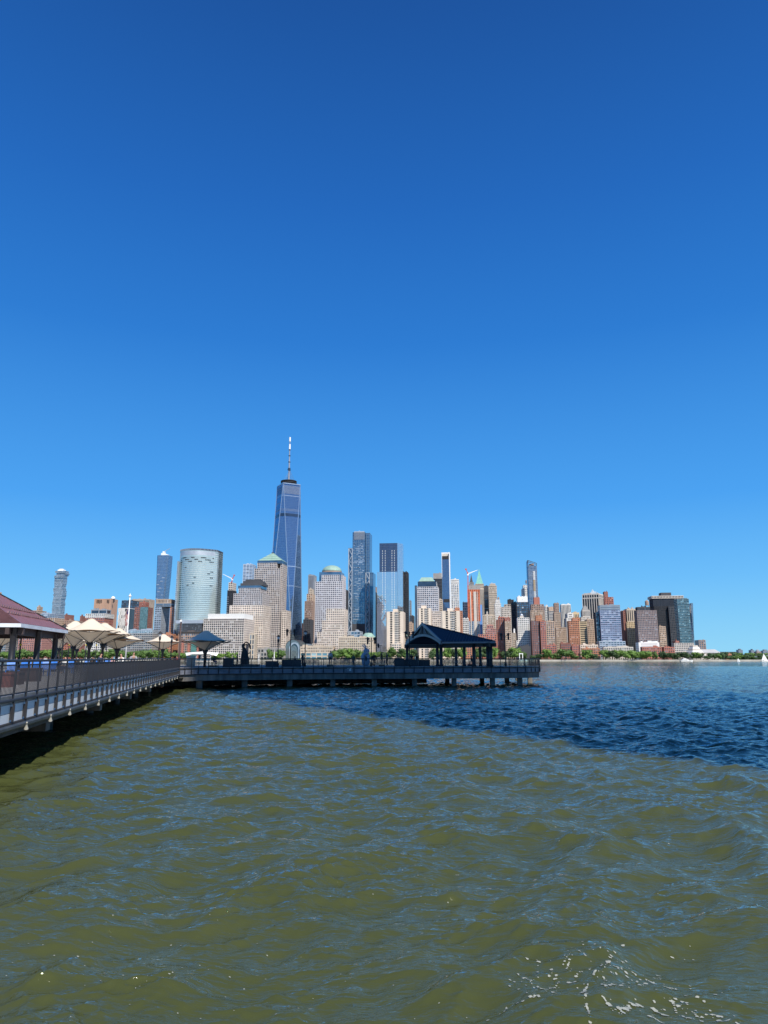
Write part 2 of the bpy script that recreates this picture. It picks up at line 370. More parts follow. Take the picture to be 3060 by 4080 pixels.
def B(name, label, Y, tiers, depth=34, yaw=GRID, cat='building', group=None, roof='box', xb=None, faces='frl'):
    """a building from its tiers, top to bottom: (xl, xr, ytop, style[, setback[, depth]]); the last one stands on the ground"""
    root = root_at(name, label, tiers[-1][0] if xb is None else xb, Y, yaw, cat, group)
    n = len(tiers); out = []
    for i, t in enumerate(tiers):
        xl, xr, yt, st = t[:4]; sb = t[4] if len(t) > 4 else 0; dp = t[5] if len(t) > 5 else depth
        z1 = zat(yt, Y + sb); z0 = LAND if i == n - 1 else zat(tiers[i + 1][2], Y + (tiers[i + 1][4] if len(tiers[i + 1]) > 4 else 0))
        # the silhouette runs from the outermost left corner to the outermost right one, front or back
        f_ = lx(root, xl, z1, sb); a, b = f_ + .35 * max(0, lx(root, xl, z1, sb + dp) - f_), min(lx(root, xr, z1, sb), lx(root, xr, z1, sb + dp))
        if b - a < 3: b = a + 3
        if z1 - z0 < .2: continue
        block(root, st, a, b, sb, sb + dp, z0 - LAND, z1 - LAND, Y, faces)
        out.append((a, b, sb, sb + dp, z1 - LAND))
    if roof == 'box':
        a, b, c, d, z = out[0]; rng = random.Random(name + str(tiers[0][0])); mb = MB(); w = b - a
        for k in range(3 + int(w / 14)):
            s = rng.uniform(.06, .2) * w; x = rng.uniform(a + 1, b - s - 1); h = rng.uniform(1.2, 4.2); dd = rng.uniform(2, 7)
            mb.box(x, x + s, c + 2 + k * .37, c + 2 + dd + k * .37, z, z + h)
        mb.box(a, b, c, c + .5, z + .002, z + 1.1); mb.box(a, a + .5, c + .5, d, z + .002, z + 1.1); mb.box(b - .5, b, c + .5, d, z + .002, z + 1.1)
        tag(mb.build('roof', tiers[0][3]['w'], root), kind='stuff')
    return root, out
def pyramid(root, name, m, x0, x1, y0, y1, z0, z1, top=0.0, n=1, tx=None):
    mb = MB(); cx = (x0 + x1) / 2 if tx is None else tx; cy = (y0 + y1) / 2; a = (x1 - x0) / 2 * top; b = (y1 - y0) / 2 * top
    vs = [(x0, y0, z0), (x1, y0, z0), (x1, y1, z0), (x0, y1, z0), (cx - a, cy - b, z1), (cx + a, cy - b, z1), (cx + a, cy + b, z1), (cx - a, cy + b, z1)]
    mb.add(vs, [(0, 1, 5, 4), (1, 2, 6, 5), (2, 3, 7, 6), (3, 0, 4, 7), (4, 5, 6, 7)])
    return mb.build(name, m, root)

# ---- styles
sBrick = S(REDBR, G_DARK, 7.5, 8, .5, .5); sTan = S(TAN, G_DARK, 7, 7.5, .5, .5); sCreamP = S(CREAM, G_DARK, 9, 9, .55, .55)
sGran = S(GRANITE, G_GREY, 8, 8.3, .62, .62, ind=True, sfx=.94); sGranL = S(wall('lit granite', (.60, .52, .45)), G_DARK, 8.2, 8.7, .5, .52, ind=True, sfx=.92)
gJenga = grid_mat('stacked glass', (.32, .38, .42), (.60, .62, .64), 3.4, 3.6, glass2=(.13, .17, .20))
sPlain = lambda m: S(m, G_DARK, cols=1, rows=1, fx=.02, fz=.02)
def solid(root, name, m, x0, x1, y0, y1, z0, z1):
    mb = MB(); mb.box(x0, x1, y0, y1, z0, z1); return mb.build(name, m, root)

def jenga_tower():
    Y = 2300; r = root_at('stacked_glass_tower', 'slender glass tower of shifted stacked storeys rising behind the tent umbrellas', 203, Y, GRID, 'skyscraper')
    z = zat(2448, Y) - LAND; top = zat(2276, Y) - LAND; rng = random.Random(5); k = ppm(Y); slab = MB(); c0 = (lx(r, 203, zat(2440, Y)) + lx(r, 260, zat(2440, Y), 25)) / 2; hw = 15.5
    solid(r, 'glass_storey', gJenga, c0 - hw, c0 + hw, 0, 25, 0, z - .3)
    zz = z; i = 0
    while zz < top:
        u = (zz - z) / (top - z); h = 5.0 if u < .5 else rng.choice([4.5, 7, 9])
        j = (u ** 1.5) * 5.0; a = c0 - hw + rng.uniform(-1, 1) * (.3 + j) + 1 ; b = c0 + hw + rng.uniform(-1, 1) * (.3 + j) - 1; y = rng.uniform(-.6, .6) * (1 + j)
        h = min(h, top - zz + 1)
        mb = MB(); mb.box(a, b, y, y + 24, zz, zz + h - 1.0); mb.build('glass_storey', gJenga, r)
        mb = MB(); mb.box(a - .8, b + .8, y - .8, y + 24.8, zz + h - 1.0, zz + h); mb.build('floor_slab', SILVER, r)
        zz += h; i += 1
    mb = MB(); mb.box(c0 - 10, c0 + 9, 4, 20, zz, zz + 5); mb.box(c0 - 6, c0 + 5, 7, 16, zz + 5.01, zz + 8); mb.build('roof_box', WHITE, r)
jenga_tower()
Bf = B
Bf('brick_block', 'sliver of brown building above the maroon pavilion roof', 1900, [(-30, 3, 2357, sTan)])
Bf('apartment_building', 'long red brick apartment block seen under the maroon pavilion roof', 1300, [(78, 216, 2500, S(PINKBR, G_GREY, 9, 9, .5, .55, ind=True))])
Bf('apartment_building', 'grey glazed apartment block seen between the nearest pavilion columns', 1290, [(-40, 76, 2512, S(GREYC, G_BLUE, 8, 9, .78, .7, ind=True))])
Bf('apartment_building', 'tan apartment block with a boxy penthouse above the pavilion roof ridge', 1480, [(147, 171, 2419, sTan, 6, 14), (110, 186, 2432, S(TAN, G_DARK, 9, 8, .7, .45))])
Bf('apartment_building', 'tan and brick block with glazed top floor below the stacked glass tower', 1380, [(160, 258, 2447, S(SILVER, G_BLUE, 8, 8, .8, .7)), (162, 258, 2462, S(TAN, G_GREY, 8.5, 8.5, .55, .55, ind=True))])
Bf('brick_block', 'dark red slab building right of the stacked glass tower', 1620, [(258, 288, 2450, S(DKRED, G_DARK, 10, 40, .25, .8)), (256, 297, 2466, S(DKRED, G_DARK, 10, 30, .25, .7))])
Bf('apartment_building', 'low brown brick block between the slab and the white corniced block', 1400, [(258, 330, 2474, S(BROWN, G_DARK, 8, 7, .5, .5)), (258, 330, 2490, S(REDBR, G_GREY, 8, 8.5, .5, .55, ind=True))])
Bf('brick_block', 'small windowless dark red block beside the white corniced block', 1500, [(319, 342, 2456, S(DKRED, G_DARK, 9, 30, .1, .2))])
rr, oo = Bf('apartment_building', 'red and white apartment block with white cornice and blue penthouse', 1340, [(363, 443, 2431, S(BLUEM, G_BLUE, 40, 12, .9, .8), 5, 16), (341, 455, 2445, S(WHITEST, G_BLUE, 9, 6, .8, .5)), (343, 452, 2462, S(REDBR, G_GREY, 9.3, 9.3, .62, .6, ind=True)), (343, 452, 2530, S(WHITEST, G_GREY, 9.3, 9.3, .66, .6, ind=True))])
for x in (lx(rr, 343, 30, 0), lx(rr, 380, 30), lx(rr, 424, 30)): solid(rr, 'pier', WHITEST, x, x + 4.0, -.7, -.01, 30, 62)
# windowless brown telephone tower
r = root_at('windowless_tower', 'windowless brown concrete tower with dark vents near its top', 374, 2150, GRID, 'skyscraper')
z = zat(2386, 2150) - LAND; a, b = lx(r, 376, z), lx(r, 470, z, 42)
mb = MB()
n = 16
for i in range(n):
    x0 = a + (b - a) * i / n; x1 = a + (b - a) * (i + 1) / n; mb.box(x0, x1, (i % 2) * 1.0, 42, 0, z)
mb.build('wall', wall('rusty brown concrete', (.42, .27, .19), streak=True), r)
for (p, q) in ((386, 409), (427, 439), (451, 455)):
    for k in range(max(1, int((q - p) / 5))):
        xx = lx(r, p + k * 5.5, z) ; solid(r, 'vent', BLACKM, xx, xx + 2.6, -.5, -.05, z - 13, z - 3)
m = MB(); m.lathe([(6.5, 0), (6.3, 3), (5, 6), (2.5, 8), (.1, 8.6)], (lx(r, 441, z), 14, z), 14); m.build('radome', WHITE, r, True)
Bf('office_building', 'dark blue glass block behind the white lattice building', 1620, [(485, 556, 2394, S(DKGREY, G_BLUE, 10, 9, .9, .75))])
def lattice():
    Y = 1460; r = root_at('lattice_building', 'white building with staggered slot windows behind the flagpole', 473, Y, GRID)
    z = zat(2425, Y) - LAND; a, b = lx(r, 473, z), lx(r, 540, z, 30); H = z; rows = 15; cols = 13; mb = MB(); cw = (b - a) / cols; chh = H / rows
    solid(r, 'glass_core', G_BLACK[2], a + .1, b - .1, .9, 30, 0, z - .2)
    rng = random.Random(4)
    for j in range(rows):
        mb.box(a, b, 0, 1.2, j * chh, j * chh + .8)
        for i in range(cols + 1):
            x = a + i * cw + (rng.choice([-.3, .15, .3]) * cw if 0 < i < cols else 0)
            if rng.random() < .82: mb.box(x - .55, x + .55, -.25, 1.0, j * chh + .81, (j + 1) * chh - .01)
    mb.box(a - .5, b + .5, 0, 31, z, z + 1.2)
    tag(mb.build('frame', WHITEST, r), kind='stuff')
lattice()
Bf('office_building', 'brown office block striped with tall pale fins left of the blue tower', 1900, [(526, 617, 2389, S(wall('fin stone', (.40, .33, .27)), G_BLACK, 5, 200, .5, .97, side=None))])
rr, oo = Bf('apartment_building', 'brick apartment tower with a green glass bay up its middle', 1400, [(555, 594, 2401, S(REDBR, G_DARK, 6, 5, .6, .6), 5, 14), (538, 610, 2418, S(DKRED, G_GREY, 7.2, 7.6, .55, .55, ind=True))])
a, b = lx(rr, 555, 60), lx(rr, 585, 60); zz = oo[1][4] - .5
mb = MB(); mb.box(a, b, -1.6, -.01, 0, zz); mb.build('glass_bay', grid_mat('green bay glass', (.22, .36, .36), (.10, .14, .14), 2.4, 3.0, glass2=(.10, .2, .2), mortar=.25), rr)
# flared blue condominium tower
def loft_tower(name, label, Y, secs, depth, m, cat='skyscraper', ed=None):
    """secs: (y photo, xl, xr) from the ground to the top"""
    r = root_at(name, label, secs[0][1], Y, GRID, cat); mb = MB(); rings = []
    for (py, xl, xr) in secs:
        z = zat(py, Y); a, b = max(lx(r, xl, z), lx(r, xl, z, depth)), min(lx(r, xr, z), lx(r, xr, z, depth)); e = 3.0
        rings.append([(a + e, 0, z - LAND), (b - e, 0, z - LAND), (b, e, z - LAND), (b, depth, z - LAND), (a, depth, z - LAND), (a, e, z - LAND)])
    for p, q in zip(rings[:-1], rings[1:]):
        for k in range(6): mb.quad(p[k], p[(k + 1) % 6], q[(k + 1) % 6], q[k])
    mb.add(rings[-1], [(0, 1, 2, 3, 4, 5)])
    mb.build('glass_shell', m, r); return r, rings
gBlueTower = grid_mat('blue tower glass', (.14, .26, .41), (.19, .28, .38), 3.2, 3.9, .75, .1, glass2=(.10, .175, .28), mortar=.3)
r, rg = loft_tower('flared_glass_tower', 'blue glass residential tower that flares out towards a white crown', 1950, [(2600, 614, 664), (2388, 618, 672), (2290, 622, 682), (2212, 625, 688)], 30, gBlueTower)
z = rg[-1][0][2]; x0, x1 = rg[-1][5][0], rg[-1][2][0]; w = x1 - x0
for (f0, f1, h) in ((.28, .5, 7), (.5, .68, 5), (.4, .55, 12), (.66, .85, 3)):
    m = MB(); m.box(x0 + f0 * w, x0 + f1 * w - .1, 5 + f0 * 4, 16 + f0 * 4, z, z + h); m.build('crown', WHITE, r)
m = MB(); m.bar((x0 + .45 * w, 12, z + 12), (x0 + .95 * w, 12, z + 20), .5); m.build('roof_crane', SILVER, r)
for i in range(22):
    zz = 30 + i * 9.5; m = MB(); rr_ = random.Random(i); a = rr_.uniform(.1, .7); 
    xa = x0 + a * w - 2; m.box(xa, xa + rr_.uniform(3, 9), -.35, -.02, zz, zz + 1.6); m.build('balcony', SILVER, r)
rr, oo = Bf('apartment_building', 'grey banded apartment tower with a brick right side below the blue tower', 1370, [(622, 706, 2387, S(TAN, G_DARK, 6, 15, .5, .7)), (620, 709, 2404, S(BLUEM, G_BLUE, 40, 8, .94, .6)), (618, 677, 2418, S(SILVER, G_GREY, 9, 7.4, .88, .55, ind=True, sfx=.5), 0, 38)], roof=None)
z = zat(2418, 1370) - LAND; block(rr, S(ORBR, G_GREY, 7.5, 7.6, .5, .55, ind=True), lx(rr, 677, z) + .05, lx(rr, 710, z), 1, 38, 0, z, 1370)

# curved green glass headquarters
def curved_tower():
    Y = 1345; r = root_at('curved_glass_tower', 'wide green glass office tower with a curved front and silver crown', 706, Y, GRID, 'skyscraper')
    gm = grid_mat('green curtain glass', (.30, .43, .45), (.60, .66, .64), 1.6, 3.9, .65, .12, glass2=(.17, .27, .30), mortar=.25)
    z1 = zat(2190, Y) - LAND; a, b = lx(r, 712, z1 + LAND), lx(r, 889, z1 + LAND, 50); n = 26; fl = (zat(2193, Y) - zat(2202, Y))
    R_ = lambda t, o=0: (a + (b - a) * t, 21 * (2 * t - .85) ** 2 - 7 + o)
    k = ppm(Y); rows = int(z1 / (8.2 / k)); fh = z1 / rows
    def strip(name, m, z0, z2, o, t0=0., t1=1., cap=False):
        mb = MB(); T = [t0 + (t1 - t0) * i / n for i in range(n + 1)]
        for p, q in zip(T[:-1], T[1:]):
            A, Bq = R_(p, o), R_(q, o); mb.quad((*A, z0), (*Bq, z0), (*Bq, z2), (*A, z2))
            if cap:
                C, D_ = R_(p, o + 1.2), R_(q, o + 1.2); mb.quad((*A, z2), (*Bq, z2), (*D_, z2), (*C, z2)); mb.quad((*C, z0), (*D_, z0), (*Bq, z0), (*A, z0))
        for t in (t0, t1):
            A = R_(t, o); mb.quad((*A, z0), (A[0], 50, z0), (A[0], 50, z2), (*A, z2))
        return mb.build(name, m, r)
    strip('glass_front', gm, 0, z1 - 2, 0)
    mb = MB(); mb.box(a, b, 28, 50, 0, z1 - 3); mb.build('core', gm, r)
    for j in range(rows):
        zz = j * fh; top = j > rows - 5
        if j % 1 == 0: strip('floor_band', SILVER if j > rows - 4 and j < rows - 1 else GREENP2, zz, zz + fh * (.98 if rows - 4 <= j <= rows - 2 else .34), -.35, .0 if not (rows - 4 <= j <= rows - 2) else .05, 1. if not (rows - 4 <= j <= rows - 2) else .95, True)
    strip('parapet', G_GREY[1], z1 - 2.5, z1 + 1.2, -.1)
    for i in range(34): A = R_(i / 33, -.5); mb = MB(); mb.box(A[0] - .35, A[0] + .35, A[1], A[1] + .38, z1 - 2.4, z1 + 1.3); mb.build('parapet_post', SILVER, r)
    # dark window groups scattered over the upper floors
    rng = random.Random(11)
    spots = [(j, .04 + .031 * i) for j in (rows - 5, rows - 6, rows - 7) for i in range(29) if math.sin(i * .75 + j * 2.1) + .5 * math.sin(i * 2.3 + j) > .25]
    for _ in range(12):
        j, t = rng.randrange(8, rows - 9), .04 + .031 * rng.randrange(28); spots += [(j, t), (j, t + .031)]
    for j, t in spots:
        A, Bq = R_(t, -.5), R_(t + .024, -.5); zz = j * fh + fh * .4
        mb = MB(); mb.quad((*A, zz), (*Bq, zz), (*Bq, zz + fh * .55), (*A, zz + fh * .55)); mb.build('window', G_BLACK[2], r)
    # lower left shoulder
    zs = zat(2235, Y) - LAND; xs = lx(r, 705, zs + LAND)
    block(r, S(SILVER, G_GREEN, 8, 8.2, .7, .6), xs, a - .05, 2, 40, 0, zs, Y)
    # podium
    zp = zat(2486, Y) - LAND; block(r, S(DKGREY, G_GREY, 4.5, 7, .7, .7), lx(r, 738, zp), lx(r, 815, zp), -14, -5.5, 0, zp, Y)
    solid(r, 'podium_band', SILVER, lx(r, 712, zp), lx(r, 820, zp), -15, -5, zp + .1, zp + 6)
GREENP2 = mat('pale green spandrel', (.52, .62, .60), .3, .5, scale=.05)
curved_tower()
Bf('apartment_building', 'long low grey glazed block of terraces behind the trees by the flagpole', 1300, [(505, 640, 2512, S(SILVER, G_GREEN, 8, 7.5, .75, .5)), (472, 640, 2524, S(GREYC, G_GREY, 9, 8.6, .84, .5, ind=True))])
Bf('apartment_building', 'grey and orange brick block behind the lone lamp and shaded umbrella', 1310, [(640, 716, 2528, S(ORBR, G_GREY, 8, 9, .5, .55, ind=True))])
rr, oo = Bf('apartment_building', 'low brick block with dark roof and green glass bay', 1290, [(712, 826, 2522, S(BROWN, G_GREY, 9, 12, .75, .5)), (712, 826, 2536, S(BROWN, G_GREY, 9.5, 9, .7, .65, ind=True))])
for p in (727, 752, 790, 812): x = lx(rr, p, 20); solid(rr, 'pier', REDBR, x - 2, x + 2, -1.2, -.01, 0, 34)
x = lx(rr, 762, 20); solid(rr, 'glass_bay', GREENP, x, x + 9, -1.0, -.02, 0, 36); solid(rr, 'roof_slab', DKGREY, oo[0][0] - 1, oo[0][1] + 1, -2, 34, oo[0][4] + 1.2, oo[0][4] + 3)
Bf('rooftop_block', 'small grey and red block peeking over the low brick block', 1335, [(779, 806, 2503, S(GREYC, G_DARK, 14, 20, .3, .4), 0, 12)])

# white gridded office block
rr, oo = Bf('gridded_office_block', 'broad pale stone office block with a regular grid of dark windows', 1262, [(812, 1014, 2465, S(wall('pale grid stone', (.56, .50, .46)), G_DARK, 8.6, 9.1, .68, .66, .8, ind=True, sfx=.8))], depth=60, roof=None)
z = oo[0][4]; block(rr, S(WHITE, G_GREY, 3.4, 60, .25, .9), oo[0][0] + 6, oo[0][1] - 1.5, 4, 56, z + .01, z + 8.5, 1262)
Bf('stone_kiosk_block', 'small pale stone gatehouse block with a tall glass bay', 1255, [(993, 1026, 2528, S(SAND, G_GREY, 11, 20, .5, .8))], depth=16, cat='building')

# construction tower with luffing crane
rr, oo = Bf('unfinished_tower', 'dark unfinished tower with a pale wrapped top under a red crane', 1980, [(911, 942, 2322, S(PALEST, G_BLACK, 9, 8, .6, .5), 2), (906, 943, 2352, S(BLACKM, G_BLACK, 8, 6, .5, .5, side=None), 0)])
for j in range(26): solid(rr, 'floor_edge', SILVER, oo[1][0] - 1.2, oo[1][0] + 5, -1.4, -.02, 20 + j * 6, 21 + j * 6)
def crane(name, label, Y, base, top, jib, ctr, c1, c2):
    r = empty(name, P(*base, Y), 0, label, 'crane'); o = r.location.copy(); L = lambda p: P(*p, Y) - o
    m = MB(); b, t = L(base), L(top); s = 1.1
    for dx in (-s, s): m.bar(b + Vector((dx, 0, 0)), t + Vector((dx, 0, 0)), .35)
    n = 8
    for i in range(n):
        p = b.lerp(t, i / n); q = b.lerp(t, (i + 1) / n); m.bar(p + Vector((-s, 0, 0)), q + Vector((s, 0, 0)), .25); m.bar(q + Vector((-s, 0, 0)), q + Vector((s, 0, 0)), .25)
    m.build('mast', c1, r)
    m = MB(); j = L(jib); d = (j - t); m.bar(t, j, .45); up = Vector((0, 0, 2.4)); m.bar(t + up, j, .35)
    for i in range(9): p = t.lerp(j, i / 9); q = (t + up).lerp(j, (i + .5) / 9); m.bar(p, q, .25); m.bar(q, t.lerp(j, (i + 1) / 9), .25)
    m.build('jib', c2, r)
    m = MB(); c = L(ctr); m.bar(t, c, .8); m.box(c.x - 2.5, c.x + 1.5, -1, 1, c.z - 2.5, c.z + 1); m.bar(t + Vector((0, 0, 0)), t + Vector((0, 0, 5)), .6); m.build('counter_jib', c1, r)
    m = MB(); m.box(t.x - 2, t.x + 2, -1.5, 1.5, t.z - 3, t.z); m.build('cab', c2, r)
RED = mat('red crane paint', (.50, .08, .06), .5, 0, scale=.5)
crane('tower_crane', 'red and white luffing crane on the dark unfinished tower', 1980, (923, 2322), (926, 2308), (888, 2287), (934, 2291), RED, WHITE)

def pyramid_tower():
    Y = 1430; r = root_at('pyramid_roofed_tower', 'stepped granite office tower with a green copper pyramid roof', 1012, Y, GRID, 'skyscraper')
    h = lambda py: zat(py, Y) - LAND; X = lambda px, py, s=0: lx(r, px, zat(py, Y), s)
    block(r, sGran, X(1008, 2430), X(1113, 2430), 0, 44, 0, h(2265), Y)
    block(r, sGran, X(1025, 2243), X(1103, 2243), 1, 40, h(2265) + .01, h(2243), Y); block(r, sGran, X(1113, 2265) + .02, X(1122, 2265), 6, 44, 0, h(2246), Y)
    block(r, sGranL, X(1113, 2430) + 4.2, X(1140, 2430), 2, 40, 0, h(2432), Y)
    solid(r, 'glass_drum', G_BLUE[0], X(1024, 2236), X(1122, 2236), 3, 42, h(2246) + .1, h(2233)); x0, x1 = X(1030, 2233), X(1118, 2233)
    pyramid(r, 'copper_roof', COPPER, x0 - 2, x1 + 2, 2, 43, h(2233), h(2199), .08); solid(r, 'finial', DKGREY, (x0 + x1) / 2 - 2, (x0 + x1) / 2 + 2, 20, 24, h(2200), h(2196))
    for i in range(3):
        f = .25 + .25 * i; zz = h(2233) + (h(2199) - h(2233)) * f; hw = (x1 - x0 + 4) / 2 * (1 - .92 * f); solid(r, 'roof_rib', GREENP, (x0 + x1) / 2 - hw - .2, (x0 + x1) / 2 + hw + .2, 22.5 - 20.5 * (1 - .92 * f) - .2, 22.5 + 20.5 * (1 - .92 * f), zz, zz + .35)
pyramid_tower()
def stepped_tower():
    Y = 1330; r = root_at('stepped_granite_tower', 'granite office tower with dark stepped roof in front of the copper pyramid tower', 915, Y, GRID, 'skyscraper')
    h = lambda py: zat(py, Y) - LAND; X = lambda px, py, s=0: lx(r, px, zat(py, Y), s)
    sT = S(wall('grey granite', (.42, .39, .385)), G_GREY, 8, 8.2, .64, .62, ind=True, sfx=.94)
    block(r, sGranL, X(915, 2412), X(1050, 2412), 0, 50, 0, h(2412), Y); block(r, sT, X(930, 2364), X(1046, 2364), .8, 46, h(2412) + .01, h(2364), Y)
    block(r, sT, X(950, 2343), X(1036, 2343), 1.6, 44, h(2364) + .01, h(2343), Y)
    solid(r, 'glass_band', G_BLUE[0], X(946, 2333), X(1038, 2333), 4, 42, h(2345), h(2333))
    for i, (a, b, t, bt) in enumerate(((954, 1044, 2323, 2333), (962, 1040, 2315, 2323), (969, 1028, 2306, 2315))): solid(r, 'roof_step', DKGREY, X(a, t), X(b, t), 6 + i * 4, 40 - i * 4, h(bt) + .01, h(t))
stepped_tower()
Bf('granite_podium', 'grey stone podium with dark windows behind the small round trees', 1275, [(1026, 1136, 2586, S(GREYC, G_DARK, 13, 16, .6, .7, ind=True))], depth=20)
Bf('glass_office_tower', 'pale blue glass tower with white grid peeking behind the granite towers', 1780, [(969, 1022, 2249, S(mat('white blue frame', (.52, .60, .70), .5, .2, scale=.1), G_BLUE, 15, 6, .85, .5))])

# ---- the tallest tower
def tall_tower():
    Y = 1660; yaw = R(-17); H = 417; b0 = 30.5; zt = H; zb = 57.0
    x = xat(1133, Y, zat(2300, Y)); r = empty('tallest_glass_tower', (x, Y + 30, LAND), yaw, 'tallest blue glass tower with long triangular faces and a ringed spire', 'skyscraper')
    gl = grid_mat('tall tower glass', (.145, .26, .42), (.15, .24, .36), 1.5, 4.0, .85, .06, glass2=(.11, .20, .34), mortar=.12, frame_rough=.25)
    Bc = [(-b0, -b0), (b0, -b0), (b0, b0), (-b0, b0)]; t0 = b0; Tc = [(0, -t0), (t0, 0), (0, t0), (-t0, 0)]
    mb = MB(); mb.box(-b0, b0, -b0, b0, 0, zb); mb.build('base', grid_mat('tower base glass', (.16, .22, .26), (.30, .36, .38), 3, 4, .6, .2), r)
    for k in range(4):
        A, Bq, C, D_ = Bc[k], Bc[(k + 1) % 4], Tc[k], Tc[(k + 1) % 4]
        mb = MB(); mb.add([(*A, zb), (*Bq, zb), (*C, zt)], [(0, 1, 2)]); mb.build('glass_facet', gl, r)
        mb = MB(); mb.add([(*Bq, zb), (*D_, zt), (*C, zt)], [(0, 1, 2)]); mb.build('glass_facet', gl, r)
    ed = mat('bright edge steel', (.50, .56, .64), .25, .7)
    for k in range(4):
        for t in (Tc[k], Tc[(k + 1) % 4]):
            mb = MB(); mb.bar((*Bc[(k + 1) % 4], zb), (*t, zt), .75); mb.build('edge_strip', ed, r)
        mb = MB(); mb.bar((*Tc[k], zt), (*Tc[(k + 1) % 4], zt), 1.2); mb.build('parapet', ed, r)
    # mechanical floors read as pale lines round the shaft
    def ring(z, hgt, m, nm, off=.25):
        f = (z - zb) / (zt - zb); pts = []
        for k in range(4):
            A, Bq, C, D_ = [Vector(q) for q in (Bc[k], Bc[(k + 1) % 4], Tc[k], Tc[(k + 1) % 4])]
            pts += [A.lerp(C, f), Bq.lerp(C, f)]
        f2 = (z + hgt - zb) / (zt - zb); p2 = []
        for k in range(4):
            A, Bq, C = [Vector(q) for q in (Bc[k], Bc[(k + 1) % 4], Tc[k])]; p2 += [A.lerp(C, f2), Bq.lerp(C, f2)]
        g = 1 + off / 30; mb = MB()
        for i in range(8):
            a, b, c, d = pts[i] * g, pts[(i + 1) % 8] * g, p2[(i + 1) % 8] * g, p2[i] * g
            mb.quad((a.x, a.y, z), (b.x, b.y, z), (c.x, c.y, z + hgt), (d.x, d.y, z + hgt))
        mb.build(nm, m, r)
    ring(214, 2.4, ed, 'floor_band'); ring(168, 1.8, ed, 'floor_band'); ring(386, 1.4, ed, 'floor_band'); ring(336, 7, G_BLUE[1], 'louvre', .2)
    for j in range(14): ring(392 + j * 1.7 if j < 12 else 0 + 350 + (j - 12) * 3, .5, BLUEM, 'louvre')
    mb = MB(); mb.lathe([(19, 0), (19, 2.2), (17, 2.3), (17, 4), (19.5, 4.1), (19.5, 6.2), (17.5, 6.3), (17.5, 8), (19.5, 8.1), (19.5, 10), (12, 10.2)], (0, 0, zt + 1.5), 32); mb.build('mast_ring', BLACKM, r)
    s = mat('spire steel', (.30, .32, .36), .5, .4)
    mb = MB(); mb.lathe([(3.2, 0), (2.6, 18), (1.9, 38), (1.9, 62), (1.5, 70), (1.4, 96), (1.0, 112), (.9, 122), (.05, 126)], (0, 0, zt), 8); mb.build('spire', s, r)
    for z, rd, hh in ((40, 4.2, 1.2), (44, 3.6, .8), (60, 3, 1), (76, 2.8, 1), (91, 2.6, 1)): mb = MB(); mb.lathe([(rd, 0), (rd, hh)], (0, 0, zt + z), 12); mb.build('spire_ring', BLACKM, r)
    for z, hh in ((93, 13), (122 - 9, 11)): mb = MB(); mb.lathe([(2.1, 0), (2.1, hh)], (0, 0, zt + z), 8); mb.build('spire_cuff', WHITE, r)
    for k in range(6):
        t = k * math.pi / 3 + .4; mb = MB(); mb.bar((14 * math.cos(t), 14 * math.sin(t), zt + 10), (2, 0, zt + 40), .22, 4); mb.build('stay_cable', STEEL, r)
tall_tower()
Bf('glass_office_tower', 'dark blue ribbed glass block behind the domed tower', 1760, [(1228, 1262, 2292, S(BLUEM, G_GREY, 5, 300, .5, .98))])
Bf('old_stone_tower', 'narrow cream and brown stone tower stepping down beside the tallest tower', 1620, [(1232, 1252, 2348, S(SAND, G_DARK, 8, 12, .4, .6), 0, 20), (1222, 1256, 2366, S(TAN, G_DARK, 7, 8, .5, .6), 0, 30), (1214, 1262, 2395, S(BROWN, G_DARK, 6, 8, .5, .6), 0, 40)])
Bf('brick_block', 'thin strip of orange brick building between tower and dark block', 1850, [(1197, 1212, 2484, S(ORBR, G_DARK, 5, 6, .5, .5))])
Bf('old_stone_tower', 'dark shaded block between the tallest tower and domed tower', 1560, [(1208, 1250, 2470, S(DKGREY, G_BLACK, 7, 8, .5, .5))])
def domed_tower():
    Y = 1420; r = root_at('domed_tower', 'granite office tower under a round green copper dome', 1255, Y, GRID, 'skyscraper')
    h = lambda py: zat(py, Y) - LAND; X = lambda px, py, s=0: lx(r, px, zat(py, Y), s)
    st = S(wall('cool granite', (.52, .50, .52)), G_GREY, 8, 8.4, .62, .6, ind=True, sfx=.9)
    block(r, st, X(1257, 2317), X(1364, 2317), 0, 44, 0, h(2317), Y); block(r, st, X(1281, 2291), X(1352, 2291), 1, 42, h(2317) + .01, h(2291), Y); block(r, st, X(1357, 2291), X(1364, 2291), 6, 42, h(2317) + .01, h(2291), Y)
    solid(r, 'glass_drum', G_BLUE[0], X(1271, 2279), X(1357, 2279), 3, 42, h(2316), h(2279)); x0, x1 = X(1274, 2275), X(1354, 2275); c = (x0 + x1) / 2; rr_ = (x1 - x0) / 2
    mb = MB(); mb.lathe([(rr_, h(2279)), (rr_, h(2275)), (rr_ * .985, h(2274))], (c, 22, 0), 32); mb.build('dome_rim', BROWN, r, False)
    mb = MB(); H = h(2248) - h(2274); mb.lathe([(rr_ * .98 * math.cos(t), h(2274) + H * math.sin(t)) for t in [i * math.pi / 2 / 10 for i in range(11)]], (c, 22, 0), 32); mb.build('copper_dome', COPPER, r, True)
    # sunny stepped wing in front
    for (a, b, t, bt) in ((1300, 1372, 2426, 2472), (1283, 1372, 2472, 2518), (1264, 1372, 2518, 2564), (1245, 1372, 2564, None)):
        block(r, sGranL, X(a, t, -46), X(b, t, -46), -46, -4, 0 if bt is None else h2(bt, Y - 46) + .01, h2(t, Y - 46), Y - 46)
h2 = lambda py, Y: zat(py, Y) - LAND
domed_tower()
